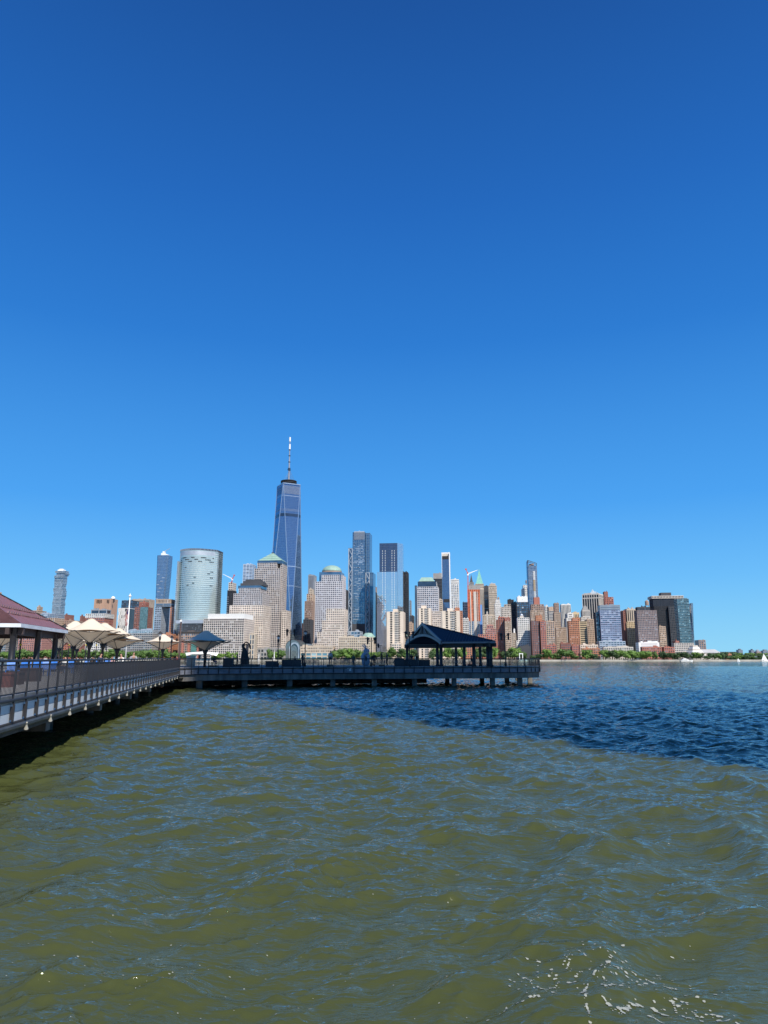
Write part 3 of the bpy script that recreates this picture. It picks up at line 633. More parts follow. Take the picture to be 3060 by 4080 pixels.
Bf('low_stone_gallery', 'long low stone gallery with two rows of windows left of the round trees', 1290, [(1196, 1336, 2578, S(SAND, G_DARK, 7, 12, .5, .45, ind=True)), (1196, 1336, 2600, S(SAND, G_GREEN, 24, 12, .85, .6))], depth=22)
def winter_garden():
    Y = 1300; r = root_at('glass_vault_hall', 'arched glass hall with barrel vault roof behind the double lamp', 1136, Y, GRID, 'hall'); k = ppm(Y)
    x0, x1 = lx(r, 1137, 10), lx(r, 1196, 10); c = (x0 + x1) / 2; R0 = (x1 - x0) / 2; zs = zat(2580, Y) - LAND; g = grid_mat('vault glass', (.22, .30, .32), (.12, .15, .16), 2, 2, .5, .15, glass2=(.12, .17, .19), mortar=.25)
    def vault(nm, m, Rv, ya, yb, z0=zs, x=c, n=16):
        mb = MB(); P_ = [(x + Rv * math.cos(math.pi - i * math.pi / n), z0 + Rv * math.sin(math.pi * i / n)) for i in range(n + 1)]
        mb.add([(a, ya, b) for a, b in P_], [tuple(range(n + 1))]); mb.add([(a, ya, b) for a, b in P_] + [(a, yb, b) for a, b in P_], [(i, i + 1, n + 2 + i, n + 1 + i) for i in range(n)]); mb.build(nm, m, r)
    vault('glass_vault', g, R0, 0, 45); solid(r, 'hall_wall', g, x0, x1, 0.02, 44.9, 0, zs)
    for i in range(7): 
        t0 = R0 - .5 + .6; mb = MB(); n = 16; pts = [(c + (R0 + .3) * math.cos(math.pi * q / n), i * 7, zs + (R0 + .3) * math.sin(math.pi * q / n)) for q in range(n + 1)]; mb.path(pts, .4, 4); mb.build('vault_rib', DKGREY, r)
    mb = MB(); n = 14; pts = [(c + (R0 * .62) * math.cos(math.pi * q / n) + 3, -.8, zs - 3 + (R0 * .8) * math.sin(math.pi * q / n)) for q in range(n + 1)]; pts = [(pts[0][0], -.8, 0)] + pts[:] + [(pts[-1][0], -.8, 0)]; mb.path(pts, 1.4, 4); mb.build('entrance_arch', G_BLUE[2], r)
    vault('side_vault', g, R0 * .7, 22, 60, zs - 2, x1 + 3)
winter_garden()
Bf('black_glass_block', 'black slab tower squeezed between domed tower and braced tower', 1640, [(1366, 1388, 2350, S(BLACKM, G_BLACK, 6, 8, .5, .6))])
def braced_tower():
    Y = 1850; r = root_at('braced_glass_tower', 'tall blue glass tower with white diagonal bracing up its sides', 1388, Y, GRID, 'skyscraper')
    h = lambda py: zat(py, Y) - LAND; X = lambda px, py, s=0: lx(r, px, zat(py, Y), s)
    g = grid_mat('braced tower glass', (.16, .26, .35), (.12, .19, .26), 6.0, 4.2, .75, .08, glass2=(.10, .17, .25), mortar=.35); gd = grid_mat('dark louvre', (.09, .12, .17), (.16, .22, .30), 60, 2.4, .4, .4, mortar=.5)
    mb = MB(); mb.box(X(1405, 2121), X(1455, 2121), 0, 50, 0, h(2121)); mb.build('glass_shaft', g, r)
    mb = MB(); mb.box(X(1456, 2125) + .1, X(1473, 2125), 3, 46, 0, h(2124)); mb.build('glass_shaft', g, r)
    mb = MB(); mb.box(X(1387, 2183), X(1405, 2183) - .1, 2, 48, 0, h(2183)); mb.build('glass_wing', g, r)
    mb = MB(); mb.box(X(1472, 2282) + .3, X(1487, 2282), 2, 48, 0, h(2282)); mb.build('glass_wing', g, r)
    for i in range(7): solid(r, 'louvre', BLUEM, X(1410, 2130) + .5, X(1453, 2130), -.8, -.02, h(2150) + i * 2.9, h(2150) + i * 2.9 + 1.6)
    solid(r, 'dark_base', DKGREY, X(1400, 2485), X(1455, 2485), -.6, -.03, 0, h(2486))
    br = mat('pale brace steel', (.48, .53, .58), .4, .3, scale=.2)
    for (p, q, t, n) in ((1390, 1404, 2186, 8), (1458, 1472, 2283, 6)):
        z1 = h(t); y = -1.4; a, b = X(p, t), X(q, t); m1 = MB(); m1.bar((a, y, 0), (a, y, z1), .9).build('column', br, r); m1 = MB(); m1.bar((b, y, 0), (b, y, z1), .9).build('column', br, r)
        for i in range(n):
            z0, z2 = z1 * i / n, z1 * (i + 1) / n; zm = (z0 + z2) / 2
            m1 = MB(); m1.bar((a, y - .3, z2), (b, y - .3, zm), .6).build('brace', br, r); m1 = MB(); m1.bar((b, y - .3, zm), (a, y - .3, z0), .6).build('brace', br, r); m1 = MB(); m1.bar((a, y + .9, z2), (b, y + .9, z2), .5).build('brace', br, r)
    rng = random.Random(3)
    for i in range(110):
        f = rng.random() ** .8; z0 = h(2470) + (h(2165) - h(2470)) * f; z0 -= z0 % 4.2; w = rng.choice([3, 4, 6, 11]); x = X(1406, 2300) + rng.random() * (X(1455, 2300) - X(1406, 2300) - w)
        mb = MB(); mb.quad((x, -.08, z0), (x + w, -.08, z0), (x + w, -.08, z0 + 1.7), (x, -.08, z0 + 1.7)); mb.build('window', G_BLUE[2], r)
    mb = MB(); zz = h(2121); mb.box(X(1410, 2121), X(1450, 2121), 4, 30, zz, zz + 3); mb.bar((X(1425, 2121), 10, zz + 3), (X(1432, 2121), 10, zz + 6), .5); mb.build('roof_box', SILVER, r)
braced_tower()
Bf('dark_office_tower', 'dark brown office slab between the braced tower and mirrored tower', 1900, [(1487, 1502, 2337, S(BROWN, G_BLACK, 5, 200, .6, .9)), (1487, 1502, 2358, S(BLACKM, G_BLACK, 5, 9, .6, .6))])
def mirror_tower():
    Y = 1750; r = root_at('mirrored_glass_tower', 'smooth mirrored tower, darker upper block on a pale reflecting base', 1502, Y, GRID, 'skyscraper')
    h = lambda py: zat(py, Y) - LAND; X = lambda px, py, s=0: lx(r, px, zat(py, Y), s)
    g = grid_mat('mirror glass', (.68, .70, .72), (.62, .65, .68), 1.5, 4, .95, .03, glass2=(.64, .67, .70), mortar=.06, frame_rough=.15)
    gk = grid_mat('dark mirror glass', (.08, .115, .19), (.10, .14, .22), 3, 4, .8, .06, glass2=(.09, .11, .15), mortar=.2)
    mb = MB(); mb.box(X(1502, 2279), X(1583, 2279), 0, 20, 0, h(2279)); mb.build('lower_block', g, r)
    mb = MB(); mb.box(X(1512, 2165), X(1583, 2165), 0.0, 20, h(2279) + .01, h(2165)); mb.build('upper_block', gk, r)
    mb = MB(); x = X(1583, 2165) + .05; mb.add([(x, 0, 0), (X(1602, 2165), 16, 0), (X(1602, 2165), 50, 0), (x, 50, 0), (x, 0, h(2165)), (X(1602, 2165), 16, h(2165)), (X(1602, 2165), 50, h(2165)), (x, 50, h(2165))], [(0, 1, 5, 4), (1, 2, 6, 5), (2, 3, 7, 6), (4, 5, 6, 7)]); mb.build('side_block', g, r)
    for p in (1526, 1537, 1564, 1574): 
        for q in range(26):
            zz = h(2440) + q * 6; x = X(p - 3 + 0 * q, 2360); mb = MB(); mb.quad((x, -.05, zz), (x + 1.2, -.05, zz), (x + 1.2, -.05, zz + 2.6), (x, -.05, zz + 2.6)); mb.build('vent', WHITE, r)
mirror_tower()
Bf('black_office_tower', 'black steel office tower standing right of the mirrored tower', 1800, [(1603, 1629, 2281, S(BLACKM, G_BLACK, 5.2, 8, .7, .7))])
Bf('glass_office_tower', 'slim pale blue tower sliver right of the black tower', 2050, [(1631, 1640, 2393, S(BLUEM, G_BLUE, 5, 7, .7, .7))])
Bf('glass_office_tower', 'dark blue low tower behind the slim cream stone block', 1950, [(1631, 1652, 2455, S(DKGREY, G_BLUE, 5, 7, .6, .6))])
rr, oo = Bf('stone_office_block', 'low cream stone office block with punched windows and copper octagon roof', 1278, [(1349, 1497, 2541, S(SAND, G_DARK, 9, 9.6, .45, .5, ind=True))], depth=40)
z = oo[0][4]; x0, x1 = lx(rr, 1434, z), lx(rr, 1492, z); mb = MB(); mb.lathe([((x1 - x0) / 2, 0), ((x1 - x0) / 2, 1.5), ((x1 - x0) / 4.3, 8.5), (.1, 8.9)], ((x0 + x1) / 2, 14, z + .01), 8); mb.build('copper_roof', COPPER, rr)
Bf('glass_link_building', 'low glass building with white frame between domed wing and copper octagon', 1400, [(1374, 1446, 2517, S(SILVER, G_BLUE, 13, 11, .85, .75))])
# three cream riverside apartment towers
def gateway(label, xl, xr, yt, dark, pent, Y=1292):
    r = root_at('cream_apartment_tower', label, xl, Y, GRID, 'apartment tower', 'cream riverside apartment towers'); z = zat(yt, Y) - LAND; X = lambda px: lx(r, px, z + LAND); w = X(xr) - X(xl)
    a = X(xl); st = S(CREAM, G_DARK, 9, 9.2, .42, .5, .8, ind=True); segs = [(0, .17, None), (.17, .36, 'd'), (.36, .46, None), (.46, .72, 'g'), (.72, .82, 'd'), (.82, 1, None)]
    for (f0, f1, k) in segs:
        if k is None: solid(r, 'wall', CREAM, a + f0 * w + .01, a + f1 * w - .01, 0, 40, 0, z)
        elif k == 'd': block(r, S(CREAM, G_BLACK, 9, 9.2, .6, .66, .9, ind=True, cols=max(1, int((f1 - f0) * 9)), mx=0), a + f0 * w, a + f1 * w, 0, 39.9, 0, z, Y, '')
        else: block(r, S(PALEST, G_GREY, 9, 9.2, .78, .62, 1.2, ind=True, cols=3, mx=0), a + f0 * w, a + f1 * w, .9, 39.8, 0, z - 1, Y, '')
    solid(r, 'side_wall', GREYC, a - 1.4, a - .01, 1, 39, 0, z - 2)  # shade of the left side put into a greyer wall colour
    solid(r, 'penthouse', CREAM, a + pent[0] * w, a + pent[1] * w, 6, 24, z + .01, z + 5)
    return r
rr = gateway('cream apartment tower with roof garden, standing nearest the mirrored tower', 1541, 1607, 2437, 0, (.35, .62))
m = MB(); rng = random.Random(2); z = zat(2437, 1292) - LAND
for i in range(60): c = Vector((lx(rr, 1585 + rng.random() * 18, z), 3 + rng.random() * 8, z + rng.random() * 1.6)); m.add([c + Vector((rng.uniform(-1, 1), rng.uniform(-1, 1), rng.uniform(-1, 1))) for _ in range(3)], [(0, 1, 2)])
tag(m.build('roof_garden', mat('leaf green', (.05, .10, .025), .7), rr), kind='stuff')
gateway('cream apartment tower seen straight behind the peak of the black pavilion', 1668, 1716, 2423, 0, (.2, .6))
gateway('cream apartment tower standing behind the long black roof slope of the pavilion', 1761, 1831, 2434, 0, (.3, .6))
Bf('apartment_building', 'low cream annex with square windows among the trees', 1276, [(1560, 1602, 2566, S(CREAM, G_GREY, 9, 9.5, .62, .5, ind=True))], depth=14)
Bf('stone_office_block', 'narrow tan stone block squeezed beside the tall lamp and pavilion', 1400, [(1630, 1648, 2483, S(TAN, G_DARK, 7, 8, .5, .5))])
rr, oo = Bf('stone_office_block', 'small sand coloured block with a green copper cap', 1345, [(1607, 1628, 2540, S(SAND, G_DARK, 7, 8, .5, .5))]); pyramid(rr, 'copper_roof', COPPER, oo[0][0], oo[0][1], 2, 20, oo[0][4] + 1.3, oo[0][4] + 9, .3)
def mansard_tower():
    Y = 1440; r = root_at('mansard_roofed_tower', 'granite office tower with flat topped green copper roof', 1650, Y, GRID, 'skyscraper')
    h = lambda py: zat(py, Y) - LAND; X = lambda px, py, s=0: lx(r, px, zat(py, Y), s)
    st = S(wall('bluish granite', (.48, .47, .49)), G_GREY, 8, 8.3, .62, .6, ind=True)
    block(r, st, X(1661, 2338), X(1745, 2338), 0, 44, 0, h(2338), Y); solid(r, 'glass_wing', G_GREY[0], X(1652, 2340), X(1661, 2340) - .05, 3, 44, 0, h(2332))
    solid(r, 'glass_drum', G_BLUE[1], X(1664, 2317), X(1738, 2317), 3, 42, h(2338) + .02, h(2317)); pyramid(r, 'copper_roof', COPPER, X(1668, 2316), X(1731, 2316), 3, 42, h(2316), h(2299), .68)
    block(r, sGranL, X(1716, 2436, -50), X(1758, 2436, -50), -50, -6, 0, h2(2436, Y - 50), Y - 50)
mansard_tower()
Bf('banded_office_tower', 'dark banded office tower with a solid grey cap', 2000, [(1726, 1762, 2286, S(GREYC, G_DARK, 40, 200, .05, .05)), (1732, 1762, 2306, S(DKGREY, G_BLACK, 60, 6, .97, .5))])
Bf('old_stone_tower', 'ornate cream stone block below the banded tower', 1800, [(1746, 1764, 2389, S(SAND, G_DARK, 5, 8, .5, .6))])
def slim_tower():
    Y = 1880; r = root_at('slim_glass_tower', 'slim blue glass tower with an open white frame on top', 1764, Y, GRID, 'skyscraper')
    h = lambda py: zat(py, Y) - LAND; X = lambda px, py: lx(r, px, zat(py, Y)); a, b = X(1761, 2230), X(1789, 2230)
    mb = MB(); mb.box(a, b, 0, 20, 0, h(2216)); mb.build('glass_shaft', grid_mat('slim tower glass', (.15, .22, .33), (.12, .18, .27), 3, 3.7, .8, .07, glass2=(.12, .18, .28)), r)
    solid(r, 'dark_band', BLACKM, a + .6, b - .4, -.3, -.02, h(2229), h(2216)); solid(r, 'dark_band', BLACKM, a + 2, b, -.3, -.02, h(2400), h(2387))
    solid(r, 'side_wall', WHITE, b + .02, b + 2.4, 0, 20, 0, h(2201)); solid(r, 'side_wall', WHITE, a - 1.0, a - .02, 0, 20, h(2300), h(2201)); solid(r, 'top_beam', WHITE, a, b, .02, 1.6, h(2206), h(2201.5)); solid(r, 'top_screen', PALEST, a + .1, b - .1, 9, 10, h(2216) + .01, h(2203))
slim_tower()
Bf('white_office_tower', 'white tower with blue vertical window strips right of slim tower', 1950, [(1796, 1829, 2310, S(WHITEST, G_GREY, 5, 12, .5, .5)), (1796, 1829, 2328, S(WHITEST, G_BLUE, 7.5, 7, .5, .72))])
Bf('brick_apartment_tower', 'orange brick apartment block with arched top behind the cream tower', 1380, [(1812, 1832, 2424, S(ORBR, G_DARK, 9, 9, .3, .4), 4, 20), (1801, 1843, 2433, S(ORBR, G_DARK, 7, 8, .5, .55))])
Bf('old_stone_tower', 'pale ornate tower with open scaffolded top', 1750, [(1843, 1864, 2401, S(WHITEST, G_DARK, 7, 10, .6, .6)), (1843, 1864, 2432, S(PALEST, G_GREY, 5, 9, .5, .7))])
Bf('white_classical_block', 'white classical block with rows of dark arched windows', 1560, [(1843, 1868, 2466, S(WHITEST, G_DARK, 6, 8, .6, .6))])
def orange_site():
    Y = 1700; OR = mat('orange safety netting', (.52, .15, .07), .8, 0, var=.3, scale=.12)
    rr, oo = B('unfinished_tower', 'unfinished tower wrapped in orange netting with bare concrete top', Y, [(1863, 1913, 2332, S(GREYC, G_DARK, 30, 30, .1, .1)), (1862, 1911, 2349, S(OR, G_BLACK, 8, 6.5, .35, .5)), (1862, 1911, 2475, S(SILVER, G_BLUE, 8, 8, .7, .7))], roof=None)
    for (p, q) in ((1874, 1878), (1888, 1899), (1903, 1905)): x, x2 = lx(rr, p, 120), lx(rr, q, 120); solid(rr, 'concrete_strip', PALEST, x, x2, -1.2, -.02, 40, zat(2362, Y))
    x = lx(rr, 1912, 90); solid(rr, 'blue_sheeting', mat('blue sheeting', (.12, .28, .60), .5), x, x + 6, 1, 20, 10, zat(2414, Y))
orange_site()
crane('tower_crane', 'red and white crane over the orange netted tower', 1690, (1865, 2400), (1864, 2288), (1903, 2271), (1857, 2267), RED, WHITE)
def green_spire():
    Y = 2150; rr, oo = B('green_spired_tower', 'old stone skyscraper with a pointed green copper spire', Y, [(1893, 1928, 2326, S(SAND, G_DARK, 5, 9, .45, .6)), (1890, 1932, 2345, S(SAND, G_DARK, 5, 200, .45, .97))], roof=None, cat='skyscraper')
    a, b, c, d, z = oo[0]; h = lambda py: zat(py, Y) - LAND; m = MB(); G = mat('bright verdigris', (.17, .44, .36), .6, 0, scale=.1); w = (b - a) / 2; cx = (a + b) / 2
    mb = MB(); pr = [(w * .95, z), (w * .6, h(2305)), (w * .28, h(2285)), (w * .12, h(2274)), (.2, h(2264))]; mb.lathe([(r_ * 1.25, z_) for r_, z_ in pr], (cx, 17, 0), 4)
    o = mb.build('green_spire', G, rr); o.data.transform(Matrix.Translation((cx, 17, 0)) @ Matrix.Rotation(R(45), 4, 'Z') @ Matrix.Translation((-cx, -17, 0)))
green_spire()
rr, oo = Bf('old_stone_tower', 'grey stone tower with small pointed top behind the orange site', 2250, [(1868, 1888, 2320, S(GREYC, G_DARK, 5, 8, .5, .6))], roof=None); pyramid(rr, 'pointed_roof', DKGREY, oo[0][0] + 3, oo[0][1] - 3, 2, 16, oo[0][4], zat(2290, 2250), .02)
Bf('black_office_tower', 'black banded office block left of the cream deco tower', 2060, [(1928, 1948, 2336, S(DKGREY, G_BLACK, 60, 60, .1, .1)), (1928, 1948, 2358, S(BLACKM, G_GREY, 60, 6, .97, .35))])
Bf('art_deco_tower', 'cream art deco tower with vertical window rows and notched crown', 2000, [(1951, 1974, 2327, S(SAND, G_DARK, 5, 40, .4, .4), 0, 26), (1946, 1979, 2333, S(SAND, G_DARK, 4.6, 7.5, .5, .6))], cat='skyscraper')
rr, oo = Bf('white_office_tower', 'white brick tower with a rooftop water tank', 1900, [(1974, 1992, 2392, S(WHITEST, G_DARK, 4.5, 8, .45, .5)), (1971, 1996, 2404, S(WHITEST, G_DARK, 4.5, 8, .45, .5))])
def tank(r, x, y, z, s=1.0):
    m = MB(); m.lathe([(2.4 * s, 0), (2.4 * s, 5 * s), (.1, 7 * s)], (x, y, z + 3 * s), 10)
    for dx in (-1.5, 1.5): m.bar((x + dx * s, y, z), (x + dx * s, y, z + 3 * s), .3)
    m.build('water_tank', BROWN, r)
tank(rr, oo[0][0] + 8, 10, oo[0][4])
Bf('stone_office_block', 'cream stone block half in diagonal shade below the deco tower', 1650, [(1922, 1974, 2454, S(SAND, G_DARK, 7, 8.5, .5, .55))])
Bf('old_stone_tower', 'tiny cream church-like spire building in front of deco tower', 1600, [(1938, 1944, 2440, S(PALEST, G_DARK, 5, 9, .3, .4))], depth=8)
Bf('brick_apartment_building', 'stepped pink brick apartment complex right of the pavilion roof', 1330, [(1940, 1966, 2492, S(PINKBR, G_GREY, 8, 8.5, .5, .5)), (1934, 1976, 2504, S(PINKBR, G_GREY, 7, 8, .5, .5)), (1905, 1979, 2528, S(REDBR, G_GREY, 8.5, 8.7, .5, .55, ind=True))])
Bf('stone_office_block', 'cream block with dark rooftop box behind the red towers', 1800, [(2022, 2047, 2391, S(BLACKM, G_BLACK, 30, 30, .1, .1), 3, 14), (2009, 2036, 2408, S(SAND, G_DARK, 6.5, 8, .62, .62)), (1997, 2036, 2418, S(PALEST, G_DARK, 6.5, 8, .5, .5))])
Bf('black_office_tower', 'dark slab tower left of the small domed white tower', 1700, [(2037, 2063, 2402, S(DKGREY, G_BLACK, 5, 7, .6, .6))])
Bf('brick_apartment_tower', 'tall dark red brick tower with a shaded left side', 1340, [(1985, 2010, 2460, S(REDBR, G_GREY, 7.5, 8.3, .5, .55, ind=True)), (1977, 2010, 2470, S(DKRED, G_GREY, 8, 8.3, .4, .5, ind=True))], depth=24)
Bf('brick_apartment_tower', 'tan brick tower joined to the right of the dark red one', 1320, [(2011, 2034, 2463, S(REDBR, G_DARK, 7, 8, .5, .5)), (2011, 2035, 2475, S(TAN, G_DARK, 6.6, 7.8, .55, .55, ind=True))], depth=24)
Bf('ornate_stone_tower', 'small cream stone tower with white lantern top', 1480, [(2046, 2051, 2508, S(WHITE, G_DARK, 5, 6, .3, .3), 3, 6), (2040, 2056, 2522, S(SAND, G_DARK, 5.5, 8.5, .5, .6))], depth=16)
rr, oo = Bf('white_office_tower', 'bright white tower with wide windows and a small dome on top', 1330, [(2071, 2086, 2454, S(PALEST, G_GREY, 20, 20, .1, .1), 4, 14), (2060, 2109, 2461, S(WHITEST, G_GREY, 8.2, 8.3, .62, .45, ind=True)), (2056, 2113, 2552, S(WHITEST, G_GREY, 8.4, 8.3, .5, .4, ind=True))], roof=None)
m = MB(); m.lathe([(3, 0), (3, 1.5), (2.4, 3), (1, 4.1), (.1, 4.4)], ((oo[0][0] + oo[0][1]) / 2, 9, oo[0][4]), 12); m.build('dome', SILVER, rr, True)
Bf('glass_office_block', 'blue glass block with a plain white upper storey', 1560, [(2060, 2102, 2379, S(WHITE, G_DARK, 60, 60, .05, .05), 3), (2057, 2106, 2399, S(DKGREY, G_BLUE, 9, 9, .8, .75))])
rr, oo = Bf('art_deco_tower', 'slender white deco tower left of the slanted glass tower', 1700, [(2084, 2100, 2331, S(WHITEST, G_DARK, 7, 9, .4, .5)), (2079, 2103, 2345, S(WHITEST, G_DARK, 6, 9, .4, .6))], roof=None); tank(rr, oo[0][0] + 9, 8, oo[0][4], 1.4)
def slanted_tower():
    Y = 1640; r = root_at('slanted_glass_tower', 'narrow blue glass tower with slanted open top and balcony column', 2108, Y, GRID, 'skyscraper')
    h = lambda py: zat(py, Y) - LAND; X = lambda px, py: lx(r, px, zat(py, Y)); a, b = lx(r, 2101, 210, 24), X(2139, 2260); m_ = grid_mat('slanted tower glass', (.13, .20, .30), (.24, .32, .40), 3.2, 3.6, .7, .1, glass2=(.06, .10, .16), mortar=.3)
    mb = MB(); mb.box(a, b, 0, 24, 0, h(2254)); mb.build('glass_shaft', m_, r)
    mb = MB(); mb.box(a - 2.6, a - .02, 4, 24, 0, h(2236)); mb.build('glass_fin', grid_mat('fin glass', (.22, .36, .52), (.3, .42, .55), 3, 3.6), r)
    m = MB(); z0 = h(2254); m.bar((a + .5, .5, z0), (a + .5, .5, h(2233)), .6); m.bar((b - .5, .5, z0), (b - .5, .5, h(2245)), .6); m.bar((a + .5, .5, h(2233)), (b - .5, .5, h(2245)), .6); m.bar((a + .5, 20, h(2233)), (b - .5, 20, h(2245)), .6); m.bar((a, .5, h(2233)), (a, 20, h(2233)), .6); m.build('top_frame', DKGREY, r)
    solid(r, 'roof_box', BROWN, a + 4, b - 6, 5, 18, z0, z0 + 5)
    n = 30
    for i in range(n):
        z = h(2380) + (h(2275) - h(2380)) * i / n * 1.0; mb = MB(); c = a + (b - a) * .62; mb.lathe([(2.9, 0), (2.9, 1.1)], (c, -.2, z), 10, sy=.6); mb.build('balcony', YELLST if 6 < i < 20 else WHITE, r)  # yellow reflections put into the colour of the middle balconies
        mb = MB(); mb.box(a, b, -.4, -.02, z + 2.1, z + 2.5); mb.build('floor_edge', SILVER, r)
slanted_tower()
Bf('brick_office_tower', 'brown stone tower with steep red mansard top', 1500, [(2126, 2150, 2383, S(REDBR, G_DARK, 60, 60, .1, .1), 4, 18), (2115, 2167, 2408, S(BROWN, G_DARK, 7, 8, .5, .55)), (2112, 2169, 2432, S(TAN, G_DARK, 6.5, 7.8, .55, .6))])
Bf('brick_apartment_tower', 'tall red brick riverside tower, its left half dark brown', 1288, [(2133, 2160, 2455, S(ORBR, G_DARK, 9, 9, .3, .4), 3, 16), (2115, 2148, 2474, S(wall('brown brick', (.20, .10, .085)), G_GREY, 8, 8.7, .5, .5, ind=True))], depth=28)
Bf('brick_apartment_tower', 'bright red brick tower joined to the dark brown half', 1282, [(2150, 2174, 2476, S(REDBR, G_GREY, 8, 8.7, .55, .55, ind=True))], depth=28)
Bf('apartment_building', 'tan gridded apartment block right of the bright red tower', 1330, [(2173, 2209, 2478, S(TAN, G_GREY, 8, 8.3, .62, .58, ind=True))], depth=24)
Bf('brick_apartment_building', 'low red brick block at the foot of the tan gridded block', 1284, [(2176, 2217, 2572, S(REDBR, G_GREY, 8, 8.7, .6, .5, ind=True))], depth=16)
Bf('banded_office_tower', 'grey tan banded office block behind the tan gridded block', 1640, [(2184, 2208, 2420, S(TAN, G_DARK, 60, 60, .1, .1)), (2184, 2208, 2434, S(PALEST, G_GREY, 60, 6, .97, .5))])
Bf('glass_office_tower', 'dark glass slab with white edge behind the grey banded block', 1800, [(2169, 2184, 2416, S(WHITEST, G_BLACK, 8, 7, .7, .6))])
Bf('art_deco_tower', 'tan brick deco tower stepping out at its waist', 1480, [(2207, 2227, 2405, S(BROWN, G_DARK, 7, 8, .4, .5), 0, 20), (2206, 2233, 2440, S(TAN, G_DARK, 5.6, 7.5, .5, .6), 0, 26), (2212, 2257, 2500, S(TAN, G_DARK, 5.6, 7.5, .5, .6), -3, 34)])
Bf('striped_office_tower', 'tower of white and black vertical stripes with curved top corner', 1900, [(2234, 2274, 2409, S(WHITEST, G_BLACK, 5.6, 300, .5, .98))])
Bf('white_office_tower', 'white stepped block with horizontal slots by the striped tower', 1560, [(2258, 2284, 2445, S(WHITEST, G_DARK, 20, 9, .7, .35)), (2254, 2284, 2462, S(WHITEST, G_DARK, 20, 9, .6, .35))])
Bf('classical_stone_block', 'beige classical block with tall arched windows', 1750, [(2278, 2308, 2442, S(YELLST, G_DARK, 7, 26, .45, .5))])
rr, oo = Bf('apartment_tower', 'orange brick apartment tower with cream and black balcony bands', 1400, [(2279, 2311, 2465, S(ORBR, G_DARK, 9, 9, .4, .4), 3, 18), (2263, 2308, 2473, S(ORBR, G_DARK, 7.5, 8, .55, .5, ind=True)), ], depth=26)
z = oo[1][4]; block(rr, S(YELLST, G_BLACK, 60, 7.4, .95, .5, .9), oo[1][1] + .02, lx(rr, 2338, z), 0, 26, 0, z - 1, 1400)
Bf('apartment_tower', 'tan stone apartment tower behind the orange brick one', 1450, [(2335, 2371, 2470, S(TAN, G_DARK, 6, 8, .5, .55))])
def cupola():
    Y = 1800; rr, oo = B('stepped_cupola_tower', 'old stone tower with colonnade and stepped dark pyramid top', Y, [(2318, 2350, 2433, S(PALEST, G_DARK, 5, 26, .5, .8)), (2312, 2354, 2458, S(PALEST, G_DARK, 6, 8, .5, .5))], roof=None)
    a, b, c, d, z = oo[0]; h = lambda py: zat(py, Y) - LAND
    for i in range(7): f = i / 7; w = (b - a) / 2 * (1 - .8 * f); solid(rr, 'roof_step', GREYC, (a + b) / 2 - w, (a + b) / 2 + w, 17 - w, 17 + w, z + (h(2412) - z) * f, z + (h(2412) - z) * (f + 1 / 7))
cupola()
rr, oo = Bf('striped_office_tower', 'broad tower of black windows and white fins with rooftop antennas', 1950, [(2319, 2404, 2370, S(PALEST, G_BLACK, 9.3, 14, .72, .6)), (2319, 2404, 2386, S(PALEST, G_BLACK, 9.3, 400, .72, .99, spx=5))], depth=42, yaw=R(-33))
m = MB(); a, b, c, d, z = oo[0]
for i in range(8): x = a + (b - a) * (.45 + .04 * i); m.bar((x, 12, z), (x, 12, z + 5 + 9 * math.exp(-((i - 3) / 2) ** 2)), .5); m.bar((x, 12, z + 3), (x + 3, 12, z + 8), .3)
tag(m.build('antenna', WHITE, rr), kind='stuff')
Bf('brick_slab_tower', 'narrow red brown slab joined to a lower brick block', 1980, [(2405, 2422, 2359, S(DKRED, G_DARK, 60, 60, .1, .1), 4, 20), (2405, 2444, 2379, S(REDBR, G_DARK, 7.5, 8, .5, .55))])
rr, oo = Bf('lavender_glass_building', 'wide lavender blue banded glass building above leafy terraces', 1360, [(2386, 2470, 2413, S(BLUEM, G_BLUE, 60, 5, .97, .5)), (2386, 2471, 2431, S(mat('lavender spandrel', (.36, .38, .50), .4, .3, scale=.1), G_BLUE, 9, 7.6, .95, .5, ind=True))], depth=30)
z = oo[0][4]; block(rr, S(DKGREY, G_BLUE, 9, 8, .8, .6), oo[1][0] - 7, oo[1][0] - .02, 8, 30, 0, h2(2438, 1360), 1360)
Bf('terraced_podium', 'glass podium with planted terrace below the lavender building', 1325, [(2384, 2492, 2557, S(SILVER, G_BLUE, 12, 8, .8, .5, ind=True))], depth=30)
Bf('white_office_tower', 'thin pale green banded strip between lavender and ornate tower', 1600, [(2470, 2483, 2436, S(PALEST, G_GREEN, 60, 6, .97, .5))])
rr, oo = Bf('ornate_stone_tower', 'tall yellow stone tower with ornate arched crown and dark left side', 1400, [(2492, 2532, 2428, S(SAND, G_DARK, 9, 60, .45, .85)), (2492, 2532, 2478, S(YELLST, G_GREY, 6.8, 8, .5, .55, ind=True))], depth=30)
block(rr, S(DKRED, G_BLACK, 7, 8, .3, .4), oo[1][0] - 5, oo[1][0] - .02, 3, 30, 0, oo[0][4] - 2, 1400)  # shaded left side, its shade put into dark walls
rr, oo = Bf('brown_glass_hotel', 'grey brown gridded hotel tower with louvred top and water tank', 1350, [(2536, 2590, 2421, S(DKGREY, G_GREY, 3, 30, .5, .8), 4, 16), (2533, 2616, 2432, S(wall('mauve brown panel', (.26, .20, .19)), G_GREY, 6.8, 7.3, .6, .55, ind=True))], depth=26)
tank(rr, (oo[0][0] + oo[0][1]) / 2 + 8, 10, oo[0][4], 1.5)
Bf('white_podium', 'bright white low podium at the foot of the gridded hotel', 1318, [(2540, 2627, 2562, S(WHITE, G_DARK, 60, 9, .85, .25))], depth=26)
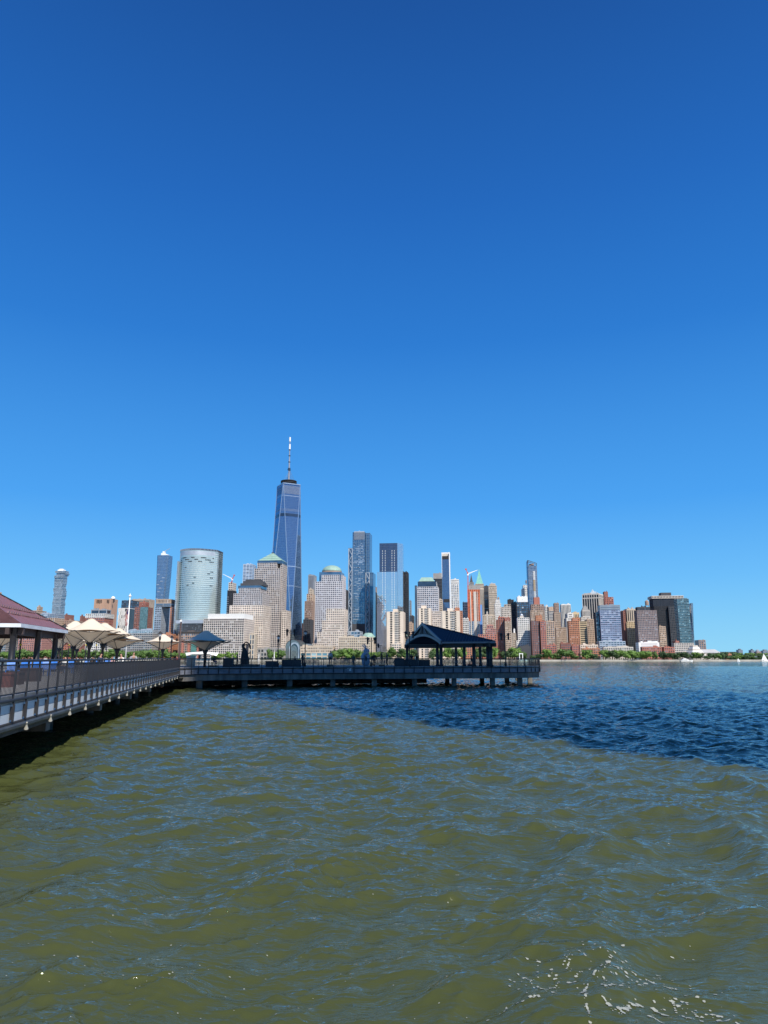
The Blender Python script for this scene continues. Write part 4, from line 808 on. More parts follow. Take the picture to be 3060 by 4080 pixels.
Bf('stone_office_block', 'tan crenellated block right of the gridded hotel', 1480, [(2620, 2652, 2498, S(TAN, G_DARK, 6, 8, .55, .55))])
def dark_slab():
    Y = 1760; rr, oo = B('dark_slab_tower', 'massive dark office tower with overhanging pale cornice band', Y, [(2596, 2686, 2385, S(wall('blue black metal', (.035, .04, .055)), G_BLACK, 4.5, 400, .5, .99)), (2600, 2686, 2416, S(BLACKM, G_BLACK, 4.5, 7, .5, .5))], depth=40, roof=None, cat='skyscraper')
    a, b, c, d, z = oo[0]; block(rr, S(PALEST, G_BLACK, 6, 30, .6, .5), a - 3, b + 22, -2, 42, z + .01, z + 6.5, Y); solid(rr, 'rooftop_box', DKGREY, a + 22, b - 4, 8, 30, z + 6.6, z + 15)
    block(rr, S(PALEST, G_GREY, 6, 6, .5, .5), b + .02, b + 16, 2, 40, z * .78, z, Y); block(rr, S(BLACKM, G_BLACK, 6, 7, .6, .6), b + .02, b + 16, 2, 40, 0, z * .78 - .01, Y); block(rr, S(DKGREY, G_BLACK, 7, 7, .6, .6), b - 17, b + 6, -8, -2.1, 0, h2(2416, Y), Y)
dark_slab()
rr, oo = Bf('green_glass_tower', 'green banded glass tower leaning visually against the dark slab', 1600, [(2693, 2744, 2388, S(mat('green spandrel', (.17, .25, .27), .35, .4, scale=.1), G_TEAL, 7, 6.4, .9, .55, ind=True))], depth=26, cat='skyscraper')
r, rg = loft_tower('curved_blue_tower', 'smooth blue curved glass tower at the end of the tall skyline', 1720, [(2600, 2742, 2772), (2403, 2743, 2758)], 26, grid_mat('smooth blue glass', (.32, .38, .44), (.28, .34, .40), 3, 3.6, .8, .08, mortar=.1))
Bf('brick_apartment_building', 'low brick and pale grid block below the green glass tower', 1330, [(2688, 2706, 2556, S(REDBR, G_GREY, 9, 8, .6, .4)), (2682, 2765, 2562, S(PALEST, G_GREY, 7, 8, .6, .55, ind=True))], depth=20)
Bf('brick_apartment_building', 'red brick riverside block left of the shaded gap', 1295, [(2556, 2636, 2580, S(REDBR, G_GREY, 8.6, 9.5, .5, .5, ind=True))], depth=16)
Bf('brick_apartment_building', 'red brick riverside block right of the shaded gap', 1290, [(2642, 2688, 2580, S(REDBR, G_GREY, 8.6, 9.5, .5, .5, ind=True))], depth=16)
Bf('apartment_building', 'grey beige low riverside row under the terraced podium', 1285, [(2403, 2523, 2580, S(PALEST, G_GREY, 9, 9.5, .5, .55, ind=True))], depth=14)
Bf('apartment_building', 'cream low block with round windows at riverside', 1300, [(2310, 2383, 2571, S(CREAM, G_DARK, 9, 9, .5, .45, ind=True)), ], depth=16)
Bf('brick_apartment_building', 'low red brick block behind the biggest round riverside tree', 1290, [(2277, 2307, 2574, S(REDBR, G_GREY, 8, 9, .5, .5, ind=True))], depth=16)
Bf('brick_apartment_building', 'red and white low apartment block among the riverside trees', 1280, [(2318, 2391, 2586, S(ORBR, G_GREY, 9, 9, .6, .5, ind=True))], depth=10)
Bf('brick_block', 'dark windowless low block in front of the bright white tower', 1286, [(2068, 2114, 2576, S(DKGREY, G_DARK, 30, 30, .1, .1))], depth=12)
Bf('brick_apartment_building', 'dark red low block left of the round windowed block', 1296, [(2232, 2277, 2566, S(DKRED, G_GREY, 8, 9, .5, .5, ind=True))], depth=14)
Bf('brick_apartment_building', 'red brick block seen through the black pavilion columns', 1296, [(1833, 1905, 2560, S(ORBR, G_GREY, 9, 9, .5, .5, ind=True))], depth=14)
Bf('stone_office_block', 'pale stone low block seen under the black pavilion arch', 1300, [(1716, 1762, 2566, S(SAND, G_DARK, 8, 10, .5, .4, ind=True))], depth=14)
# ziggurat museum
def museum():
    Y = 1330; r = root_at('ziggurat_museum', 'low museum with a white stepped ziggurat and long grey roof wing', 2711, Y, GRID, 'museum'); h = lambda py: zat(py, Y) - LAND
    X = lambda px: lx(r, px, 12); G2 = mat('pale grey roof', (.42, .42, .42), .6, scale=.05)
    solid(r, 'wing', PALEST, X(2713), X(2868), 0, 26, 0, h(2601)); mb = MB(); a, b = X(2711), X(2874); mb.add([(a, -1, h(2601) + .01), (b, -1, h(2601) + .01), (b - 6, 14, h(2587)), (a + 1, 14, h(2587)), (a, 27, h(2601)), (b, 27, h(2601))], [(0, 1, 2, 3), (3, 2, 5, 4), (0, 3, 4), (1, 5, 2)]); mb.build('roof', G2, r)
    c = X(2767)
    for i in range(6): 
        rd = 19 - i * 2.3; mb = MB(); mb.lathe([(rd, 0), (rd, 1.6), (rd - .8, 1.7), (rd - .8, 3.2)], (c, -2, 7 + i * 3.2), 6); mb.build('ziggurat_step', WHITE if i % 2 == 0 else PALEST, r)
    mb = MB(); mb.lathe([(18, 0), (18, 7)], (c, -2, 0), 6); mb.build('base', PALEST, r)
museum()
Bf('distant_apartment_tower', 'lone small brown and blue tower beyond the museum', 3300, [(2778, 2811, 2551, S(BROWN, G_BLUE, 8, 7, .6, .6))], depth=60)
for (a, b, t, lb) in ((2939, 2959, 2589, 'first tiny blue grey tower on the far right horizon'), (2989, 3006, 2590, 'second tiny blue grey tower on the far right horizon, left of the domed one'), (3037, 3062, 2592, 'tiny blue block at the right edge of the far horizon')):
    Bf('distant_apartment_tower', lb, 4300, [(a + 6, b - 6, t - 4, S(BLUEM, G_BLUE, 8, 8, .4, .4), 0, 30), (a, b, t, S(BLUEM, G_BLUE, 5, 5, .5, .5), 0, 40)], roof=None)  # distant haze put into the blue-grey wall colour
rr, oo = Bf('distant_domed_building', 'tiny brown domed building on the far right horizon', 4200, [(3011, 3033, 2596, S(BROWN, G_BLUE, 5, 5, .5, .5))], depth=40, roof=None)
m = MB(); m.lathe([(12, 0), (11, 6), (6, 11), (.2, 12)], ((oo[0][0] + oo[0][1]) / 2, 20, oo[0][4]), 12); m.build('dome', BLUEM, rr)
Bf('brick_house', 'small brick house with a white end among right hand trees', 1420, [(2890, 2915, 2607, S(ORBR, G_DARK, 9, 10, .4, .4)), ], depth=14)
def shed(label, xl, xr, yt, Y, m_):
    r = root_at('pier_shed', label, xl, Y, GRID, 'shed'); z = zat(yt, Y) - LAND; a, b = lx(r, xl, z), lx(r, xr, z); block(r, S(m_, G_GREY, 10, 18, .6, .5), a, b, 0, 16, 0, z * .62, Y)
    mb = MB(); mb.add([(a, -1, z * .62 + .01), (b, -1, z * .62 + .01), (b, 17, z * .62 + .01), (a, 17, z * .62 + .01), (a + 1, 8, z), (b - 1, 8, z)], [(0, 1, 5, 4), (2, 3, 4, 5), (0, 4, 3), (1, 2, 5)]); mb.build('roof', mat('slate roof', (.13, .15, .16), .7, scale=.1), r)
shed('long grey slate roofed pier building near the right edge', 2923, 3033, 2614, 1400, GREYC); shed('white tent-like shed at the far right edge', 3034, 3075, 2620, 1395, WHITE)
# the office tower behind the viewer whose shade falls over the far arm of the pier
def shade_tower():
    L_ = 190; H = L_ * math.tan(R(SUN_EL)); d = Vector((-sunv.x, -sunv.y, 0)).normalized() * L_
    C = [Vector(p) - d for p in ((-38, 115.6, 0), (-13.2, 153, 0), (9.2, 138, 0), (-15.6, 100.7, 0))]
    e = (C[1] - C[0]); a = e.length; e2 = (C[0] - C[3]); b = e2.length
    yaw = math.atan2(-(C[3] - C[0]).y, -(C[3] - C[0]).x)
    r = empty('harbour_office_tower', (C[3].x, C[3].y, 0), math.atan2(e.y, e.x), 'tall office tower on the near bank that shades the pier', 'skyscraper')
    st = S(GREYC, G_BLUE, 5, 5, .7, .6, cols=10, rows=36)
    block(r, st, 0, a, 0, b, EYE - 1.65, H, 60)
shade_tower()

# ------------------------------------------------------------------ pier
def zr(Y): return EYE - .05 + .15 * min(1, max(0, (Y - 22) / 75))
PATH = [Vector(p) for p in ((-7.6, 2.0), (-24.8, 88.0), (-23.6, 91.0), (-20.6, 93.2), (-7.8, 98.3), (9.4, 101.6), (17.0, 103.2), (20.8, 105.0), (23.1, 108.2), (23.9, 112), (23.0, 117), (20, 120.5))]
CUM = [0.0]
for a, b in zip(PATH[:-1], PATH[1:]): CUM.append(CUM[-1] + (b - a).length)
def along(s, off=0.0):
    """point on the pier edge s metres along it, moved off metres outwards, and the direction"""
    s = min(max(s, 0), CUM[-1] - 1e-4); i = max(k for k in range(len(CUM) - 1) if CUM[k] <= s)
    d = (PATH[i + 1] - PATH[i]).normalized(); p = PATH[i] + d * (s - CUM[i]); n = Vector((d.y, -d.x))
    return p + n * off, d, n
SK = CUM[1]; SEND = CUM[-1]
pier = empty('pier', (0, 0, 0), 0, 'long dark railed concrete pier on piles reaching out over the river', 'pier')
poly = [tuple(p) for p in PATH] + [(10, 122), (4, 129), (-14, 130), (-30, 140), (-95, 142), (-95, 2.0)]
mb = MB(); n = len(poly)
vs = [(x, y, zr(y) - 1.12 - .30) for x, y in poly] + [(x, y, zr(y) - 1.12) for x, y in poly]
mb.add(vs, [tuple(range(n)), tuple(range(2 * n - 1, n - 1, -1))] + [(k, n + k, n + (k + 1) % n, (k + 1) % n) for k in range(n)])
me = mb.mesh('deck', DECK); me.update()
link('deck', me, pier)
FASC2 = mat('shaded fascia board', (.17, .18, .21), .6, 0, var=.25, scale=1.1)  # darker boards: the far arm's shade put into their colour
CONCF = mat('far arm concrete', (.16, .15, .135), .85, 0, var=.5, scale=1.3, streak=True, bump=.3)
def ribbon(s0, s1, o0, o1, z0, z1, m, name, parent, seg=6.0, inset=0.0):
    """a board or beam that follows the pier edge"""
    mb = MB(); k = max(1, int((s1 - s0) / seg)); S_ = [s0 + (s1 - s0) * i / k for i in range(k + 1)]
    S_ = sorted(set(S_ + [c for c in CUM if s0 < c < s1])); P4 = []
    for s in S_:
        p, d, nn = along(s); i = [j for j, c in enumerate(CUM) if abs(c - s) < 1e-6]
        if i and 0 < i[0] < len(CUM) - 1:
            j = i[0]; d1 = (PATH[j] - PATH[j - 1]).normalized(); d2 = (PATH[j + 1] - PATH[j]).normalized(); nn = (Vector((d1.y, -d1.x)) + Vector((d2.y, -d2.x))).normalized(); nn = nn / max(.6, nn.dot(Vector((d1.y, -d1.x))))
        z = zr(p.y); a = p + nn * o0; b = p + nn * o1
        P4.append([(a.x, a.y, z + z0), (b.x, b.y, z + z0), (b.x, b.y, z + z1), (a.x, a.y, z + z1)])
    for A, Bq in zip(P4[:-1], P4[1:]):
        for k in range(4): mb.quad(A[k], A[(k + 1) % 4], Bq[(k + 1) % 4], Bq[k])
    mb.add(P4[0], [(3, 2, 1, 0)]); mb.add(P4[-1], [(0, 1, 2, 3)])
    return mb.build(name, m, parent)
# posts every 1.4 m carry brackets; between them the pale fascia boards
PS = []; s = .6
while s < SEND - .5:
    PS.append(s); s += 1.4 if s < SK - 1.4 or s > SK + 4 else 1.3
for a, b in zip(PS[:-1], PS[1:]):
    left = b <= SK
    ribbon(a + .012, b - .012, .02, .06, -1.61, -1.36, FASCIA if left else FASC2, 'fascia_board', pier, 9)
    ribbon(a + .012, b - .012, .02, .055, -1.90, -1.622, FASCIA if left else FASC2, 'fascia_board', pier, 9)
ribbon(0, SEND, .01, .13, -1.97, -1.912, BLACKM, 'steel_angle', pier)
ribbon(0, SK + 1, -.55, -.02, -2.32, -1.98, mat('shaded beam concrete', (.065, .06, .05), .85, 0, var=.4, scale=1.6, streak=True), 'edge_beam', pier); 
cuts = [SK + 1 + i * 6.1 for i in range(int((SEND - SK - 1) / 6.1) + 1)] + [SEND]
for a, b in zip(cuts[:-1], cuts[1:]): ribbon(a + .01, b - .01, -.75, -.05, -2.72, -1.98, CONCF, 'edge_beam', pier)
ribbon(1, SK, -.28, .0, -1.395, -1.30, PALEST, 'kerb', pier)
ribbon(SK, SEND, -.28, .0, -1.395, -1.27, CONC, 'kerb', pier)
for o_ in (5, 10, 15): ribbon(SK + 3, SEND - 6 - o_ * .6, -o_ - .5, -o_, -2.86, -1.45, CONC_DK, 'added_girder', pier)  # girders added to darken the gap below the far arm
ribbon(SK + 2, SK + 37, -9.4, -9.1, -3.62, -1.45, CONC_DK, 'added_screen', pier)  # screen added under the deck to block bright reflections off the water
# service pipe under the left walkway with small cone lights
m = MB(); pts = []
s = 2.0
while s < SK - 2: p, d, nn = along(s, .10); pts.append((p.x, p.y, zr(p.y) - 2.06)); s += 3.2
m.path(pts, .10, 8); m.build('service_pipe', mat('dull pipe', (.06, .064, .062), .5, .2, var=.3, scale=2), pier)
m = MB(); m.lathe([(.02, .10), (.03, .07), (.07, -.06), (.02, -.08)], (0, 0, 0), 8); m.bar((0, 0, .1), (0, 0, .2), .02); cone = m.mesh('cone_light', mat('dull ivory', (.48, .46, .40), .6, scale=9))
s = 4.0
while s < SK - 2: p, d, nn = along(s, .24); o = link('cone_light', cone, pier, (p.x, p.y, zr(p.y) - 2.16)); o.rotation_euler = (.5, .3, 0); s += 3.15
# pile bents
pm_ = MB(); pm_.lathe([(.30, -5), (.30, 0)], (0, 0, 0), 10); pile = pm_.mesh('pile', CONC_DK)  # darker concrete puts the deck's shade into piles and caps
s = 5.2
while s < SK - 3:
    p, d, nn = along(s, -.6); z = zr(p.y) - 2.34; q = p - nn * 16
    m = MB(); m.bar((p.x + nn.x * .45, p.y + nn.y * .45, z - .02), (q.x, q.y, z - .02), .32, 4, w=.32); m.build('pile_cap', CONC_DK, pier)
    for k in (2.2, 7, 12): t = p - nn * k; link('pile', pile, pier, (t.x, t.y, z - .2))
    s += 11.1
for px in (791, 972, 1153, 1324, 1490, 1656, 1812, 1962, 2073, 2113):
    for k, dd in enumerate((1.0, 12.0) if px > 1750 else (1.0,)):
        best = min((along(s_)[0] for s_ in np.arange(SK, SEND - 6, .3)), key=lambda p: abs(CX + F * p.x / (p.y * CP) - px))
        Y = best.y + dd; X = best.x - (.0 if k == 0 else (px - CX) / F * -0.0)
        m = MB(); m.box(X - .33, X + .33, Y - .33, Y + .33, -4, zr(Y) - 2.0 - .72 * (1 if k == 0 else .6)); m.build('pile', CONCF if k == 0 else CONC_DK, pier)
# hanging hose loop, life ring plate
def hose(px, Y, w, nm='rope_loop'):
    c = P(px, 2683, Y); pts = [(c.x - w + 2 * w * i / 10, c.y, c.z - .75 * math.sin(math.pi * i / 10)) for i in range(11)]
    m = MB(); m.path(pts, .05, 6); tag(m.build(nm, WHITE), 'white rope loop hanging from the far arm below the bent sculpture', 'rope')
hose(977, 94.6, .72)
m = MB(); p = along(SK + 25.1, .10)[0]; c = P(1391, 2666, p.y - .2); m.box(c.x - .28, c.x + .28, c.y, c.y + .03, c.z - .22, c.z + .2); sg = m.build('notice_plate', WHITE)
tag(sg, 'small white notice plate with a dark mark on the pier fascia', 'sign'); m = MB(); m.box(c.x - .12, c.x + .10, c.y - .006, c.y - .002, c.z, c.z + .08); m.box(c.x - .2, c.x + .2, c.y - .006, c.y - .002, c.z - .12, c.z - .09); m.build('mark', BLACKM, sg)

def railing(name, label, s0, s1, npart):
    r = empty(name, (0, 0, 0), 0, label, 'railing')
    for (z, rad, nm) in ((0.0, .045, 'top_rail'), (-.13, .022, 'upper_rail'), (-1.02, .022, 'lower_rail'), (-1.22, .05, 'pipe_rail')):
        pts = []; S_ = sorted(set(list(np.arange(s0, s1, 2.0)) + [s1] + [c for c in CUM if s0 < c < s1])); m = MB()
        off = .12 if nm == 'pipe_rail' else .10
        for s in S_: p, d, n_ = along(s, off); pts.append((p.x, p.y, zr(p.y) + z))
        m.path(pts, rad, 6); m.build(nm, RAILM, r)
    po = MB(); po.box(-.028, .028, -.03, .03, -1.22, -.0); po.bar((0, 0, -1.2), (.05, 0, -1.36), .028, 4); po.bar((.05, 0, -1.36), (.05, 0, -1.88), .03, 4); pmesh = po.mesh('post', RAILM)
    br_ = MB(); br_.box(-.035, .02, -.055, .055, -1.82, -1.42); bm_ = br_.mesh('bracket', RAILM)
    for s in PS:
        if s0 <= s < s1:
            p, d, n_ = along(s, .10); o = link('post', pmesh, r, (p.x, p.y, zr(p.y))); o.rotation_euler = (0, 0, math.atan2(n_.y, n_.x)); link('bracket', bm_, o)
    pk = MB(); hw_ = .009 if s0 < SK - 1 else .012; pk.box(-hw_, hw_, -hw_, hw_, -1.02, -.13); pmk = pk.mesh('picket', RAILM); S_ = [s for s in np.arange(s0 + .07, s1, .125 if s0 < SK - 1 else .125)]
    if s0 < SK - 1: near = [s for s in S_ if along(s)[0].y > 19.5][:npart]
    else: near = S_[:npart]
    ns = set(near); rest = MB()
    for s in S_:
        p, d, n_ = along(s, .10)
        if s in ns: link('picket', pmk, r, (p.x, p.y, zr(p.y)))
        else: z = zr(p.y); rest.box(p.x - .013, p.x + .013, p.y - .013, p.y + .013, z - 1.02, z - .13)
    if rest.f: tag(rest.build('picket', RAILM, r), kind='stuff')
    return r
RAILM = mat('railing paint', (.028, .028, .033), .5, .2, scale=4)
railing('pier_railing', 'long dark railing along the sunlit near walkway of the pier', 0.2, SK, 300)
railing('pier_railing', 'dark railing along the shaded far arm of the pier', SK + .01, SEND - .1, 300)
# back railing of the far arm
def back_rail():
    r = empty('pier_railing', (0, 0, 0), 0, 'back railing on the river side of the far arm, behind the benches', 'railing'); a, b = Vector((3.8, 128.7)), Vector((-13.6, 129.6)); z = zr(120)
    for zz, rad, nm in ((0, .04, 'top_rail'), (-1.02, .02, 'lower_rail')): m = MB(); m.bar((a.x, a.y, z + zz), (b.x, b.y, z + zz), rad, 6); m.build(nm, RAILM, r)
    pk = MB(); pk.box(-.03, .03, -.03, .03, -1.12, 0); pm2 = pk.mesh('post', RAILM); rest = MB()
    for i in range(11): link('post', pm2, r, (a.x - i * 1.65, a.y, z))
    for i in range(99): x = a.x - .1 - i * .175; rest.box(x - .012, x + .012, a.y - .01, a.y + .01, z - 1.02, z)
    tag(rest.build('picket', RAILM, r), kind='stuff')
back_rail()

# ------------------------------------------------------------------ pavilions
ROOFM = mat('maroon metal roof', (.225, .11, .12), .42, .1, var=.12, scale=1.5); ROOFD = mat('dark seamed roof', (.028, .026, .034), .4, .3, scale=2)
SEAM = mat('seam metal', (.085, .08, .10), .35, .4, scale=2)
def pavilion(name, label, A, Bp, D_, eave, apexz, roofm, fasc, colr, cols, gable_arch, seam_w=.55, apex=None, guards=False):
    """A-B is the gable end with the peak above its middle, B-D the long eave side; the roof falls from the peak to D-E"""
    r = empty(name, (0, 0, 0), 0, label, 'pavilion'); A, Bp, D_ = Vector(A), Vector(Bp), Vector(D_); E = A + (D_ - Bp)
    ap = ((A + Bp) / 2) if apex is None else Vector(apex); T = Vector((ap.x, ap.y, apexz)); v3 = lambda p, z=eave: Vector((p.x, p.y, z)); th = Vector((0, 0, -.12))
    for (p, q) in ((Bp, D_), (E, A), (D_, E)):
        m = MB(); a, b = v3(p), v3(q); m.add([a, b, T, a + th, b + th, T + th], [(0, 1, 2), (5, 4, 3), (0, 3, 4, 1), (1, 4, 5, 2), (2, 5, 3, 0)]); m.build('roof_slope', roofm, r)
        # standing seams, each a raised rib running up the slope
        e = b - a; L_ = e.length; k = int(L_ / seam_w); nrm = e.cross(T - a).normalized(); nrm = nrm if nrm.z > 0 else -nrm
        up = (T - a) - e.normalized() * (T - a).dot(e.normalized()); foot = (T - a).dot(e.normalized()) / L_
        for i in range(1, k):
            f = i / k; g = f / foot if f < foot and foot > 0 else (1 - f) / (1 - foot) if foot < 1 else (1 - f)
            g = max(0, min(1, g)); s0 = a + e * f; s1 = s0 + up * g * .985
            m = MB(); m.bar(s0 + nrm * .01, s1 + nrm * .01, .014 if guards else .028, 4); m.build('roof_seam', roofm if guards else SEAM, r)
        if guards:
            for row in (.16, .27):
                for i in range(int(L_ / .5)):
                    f = (i + .5) / int(L_ / .5)
                    if f * 1.0 > (1 - row) and foot <= 0.01: continue
                    c = a + e * f + up * row + nrm * .07; t = (1 - f) / (1 - foot) if f > foot else (f / foot if foot > 0 else 1)
                    if t < row + .02: continue
                    m = MB(); m.box(-.15, .15, -.06, .06, -.04, .10); o = m.build('snow_guard', mat('snow guard', (.32, .18, .19), .4, .2), r, loc=c); o.rotation_euler = (0, 0, math.atan2(e.y, e.x))
        m = MB(); fz = -.30 if fasc is WHITE or fasc is FASCIA else -.26
        o2 = Vector((e.y, -e.x, 0)).normalized(); o2 = o2 if (a + e / 2 + o2 - v3((A + Bp + D_ + E) / 4)).length > (a + e / 2 - o2 - v3((A + Bp + D_ + E) / 4)).length else -o2
        m.add([a + o2 * .03 + th * .2, b + o2 * .03 + th * .2, b + o2 * .03 + Vector((0, 0, fz)), a + o2 * .03 + Vector((0, 0, fz)), a - o2 * .1 + th * 1.02, b - o2 * .1 + th * 1.02, b - o2 * .1 + Vector((0, 0, fz)), a - o2 * .1 + Vector((0, 0, fz))], [(0, 1, 2, 3), (7, 6, 5, 4), (3, 2, 6, 7), (0, 3, 7, 4), (1, 5, 6, 2)]); m.build('fascia', fasc, r)
        m = MB(); m.bar(T + Vector((0, 0, .03)), b + Vector((0, 0, .03)), .07, 6); m.build('ridge_cap', roofm if not guards else BLACKM, r)
        m = MB(); ins = -o2 * .9; m.bar(a + ins + Vector((0, 0, fz - .22)), b + ins + Vector((0, 0, fz - .22)), .14, 4, w=.28); m.build('roof_beam', colr, r)
    # gable end
    a, b = v3(A), v3(Bp); e = b - a; n_ = 18; o2 = Vector((e.y, -e.x, 0)).normalized(); c4 = v3((A + Bp + D_ + E) / 4); o2 = o2 if ((a + b) / 2 + o2 - c4).length > ((a + b) / 2 - o2 - c4).length else -o2
    if gable_arch:
        rise = (apexz - eave) * .48; arc = [a + e * (i / n_) + Vector((0, 0, rise * math.sin(math.pi * i / n_) ** .85 - .25)) for i in range(n_ + 1)]
        for side in (0, 1):
            s0, s1 = (a, T) if side == 0 else (b, T); m = MB(); m.bar(s0 + o2 * .06, s1 + o2 * .06, .10, 4, w=.2); m.build('gable_rafter', fasc, r)
        m = MB(); m.path([p + o2 * .04 for p in arc], .17, 4); m.build('arch_beam', fasc, r)
        m = MB(); top = [a.lerp(T, i / (n_ / 2)) if i <= n_ / 2 else T.lerp(b, (i - n_ / 2) / (n_ / 2)) for i in range(n_ + 1)]
        for i in range(n_): m.add([arc[i] - o2 * .1, arc[i + 1] - o2 * .1, top[i + 1] - o2 * .1, top[i] - o2 * .1], [(0, 1, 2, 3)])
        m.build('gable_panel', colr, r)
        for f in (-.22, -.08, .08, .22): 
            m = MB(); k = int(round((.5 + f * .6) * n_)); m.bar(arc[k] + o2 * .02, T + o2 * .02, .05, 4); m.build('gable_strut', fasc, r)
    else:
        m = MB(); m.add([a, b, T, a + th, b + th, T + th], [(0, 1, 2), (5, 4, 3), (0, 3, 4, 1)]); m.build('roof_slope', roofm, r)
        m = MB(); m.add([a + o2 * .03 + th * .2, b + o2 * .03 + th * .2, b + o2 * .03 + Vector((0, 0, -.3)), a + o2 * .03 + Vector((0, 0, -.3))], [(0, 1, 2, 3)]); m.add([a - o2 * .1 + th * 1.02, b - o2 * .1 + th * 1.02, b - o2 * .1 + Vector((0, 0, -.3)), a - o2 * .1 + Vector((0, 0, -.3))], [(0, 1, 2, 3)]); m.build('fascia', fasc, r)
        m = MB(); ins = -o2 * .9; m.bar(a + ins + Vector((0, 0, -.52)), b + ins + Vector((0, 0, -.52)), .14, 4, w=.28); m.build('roof_beam', colr, r)
        # small dormer on the gable side
        dm = a.lerp(b, .70) + (T - a.lerp(b, .5)) * .06; w = e.normalized() * 1.9; pk = dm + (T - a.lerp(b, .5)).normalized() * 0 + Vector((0, 0, 1.15)); bk = dm - o2 * 3.4 + Vector((0, 0, 1.15))
        m = MB(); m.add([dm - w, dm + w, pk, bk], [(0, 1, 2), (0, 2, 3), (1, 3, 2)]); m.build('dormer', roofm, r)
        for q in (dm - w, dm + w): m = MB(); m.bar(q + Vector((0, 0, .02)), pk + Vector((0, 0, .03)), .05, 4); m.build('dormer_cap', mat('snow guard', (.32, .18, .19), .4, .2), r)
        m = MB(); m.bar(pk + o2 * .0 + Vector((0, 0, .03)), bk + Vector((0, 0, .03)), .05, 4); m.build('dormer_cap', mat('snow guard', (.32, .18, .19), .4, .2), r)
    for (x, y, rad) in cols:
        z0 = zr(y) - 1.12; m = MB(); m.lathe([(rad * 1.3, 0), (rad * 1.3, .25), (rad, .3), (rad, eave - z0 - .45), (rad * 1.15, eave - z0 - .42), (rad * 1.15, eave - z0 - .28)], (x, y, z0), 16); m.build('column', COLM, r, True)
    return r
COLM = mat('charcoal column paint', (.018, .018, .022), .45, .1, var=.2, scale=2)
fr = lambda px, D: (px - CX) / (F) * D * CP
e1 = (-.167, .986)
pavilion('maroon_pavilion', 'open pavilion with a maroon metal roof on thick dark columns', (-39.6, 50.8), (-26.8, 53), (-29.0, 66), EYE + 2.62, EYE + 7.2, ROOFM, FASCIA, mat('brown soffit', (.05, .032, .028), .6),
         [(-27.55, 53.6, .23), (-28.6, 59.6, .23), (-29.6, 65.0, .23), (-33, 53.0, .23), (-38.5, 52.2, .23), (-40.6, 58, .23), (-41.6, 64, .23), (-36, 65, .23)], False, .62, guards=True)
pavilion('black_pavilion', 'open pavilion with black seamed roof and arched gable on the far arm', (3.6, 117), (8.35, 104.6), (15.75, 102.2), EYE + 2.5, EYE + 5.35, ROOFD, mat('dark grey fascia', (.17, .17, .19), .4, .2), COLM,
         [(3.7, 115.8, .22), (7.85, 106.5, .22), (8.3, 105.3, .24), (11.6, 104.6, .2), (12.9, 103.9, .24), (14.8, 103.4, .22), (15.2, 103.0, .24), (11.4, 114.5, .2), (14.4, 108.4, .2)], True, .42)

# ------------------------------------------------------------------ tensile umbrellas
def fabric(name, c):
    m, t, b = nodes_of(name); N = t.nodes; L = t.links; b.inputs['Base Color'].default_value = (*c, 1); b.inputs['Roughness'].default_value = .8
    tr = N.new('ShaderNodeBsdfTranslucent'); tr.inputs[0].default_value = (c[0] * .42, c[1] * .30, c[2] * .2, 1); mx = N.new('ShaderNodeMixShader'); mx.inputs[0].default_value = .16
    no = N.new('ShaderNodeTexNoise'); no.inputs['Scale'].default_value = 1.4; bu = N.new('ShaderNodeBump'); bu.inputs['Distance'].default_value = .04; bu.inputs['Strength'].default_value = .4
    L.new(no.outputs['Fac'], bu.inputs['Height']); L.new(bu.outputs[0], b.inputs['Normal'])
    L.new(b.outputs[0], mx.inputs[1]); L.new(tr.outputs[0], mx.inputs[2]); L.new(mx.outputs[0], N['Material Output'].inputs[0]); return m
FAB = fabric('cream fabric', (.78, .68, .53)); BLK = mat('black steel', (.012, .012, .014), .5, scale=3)
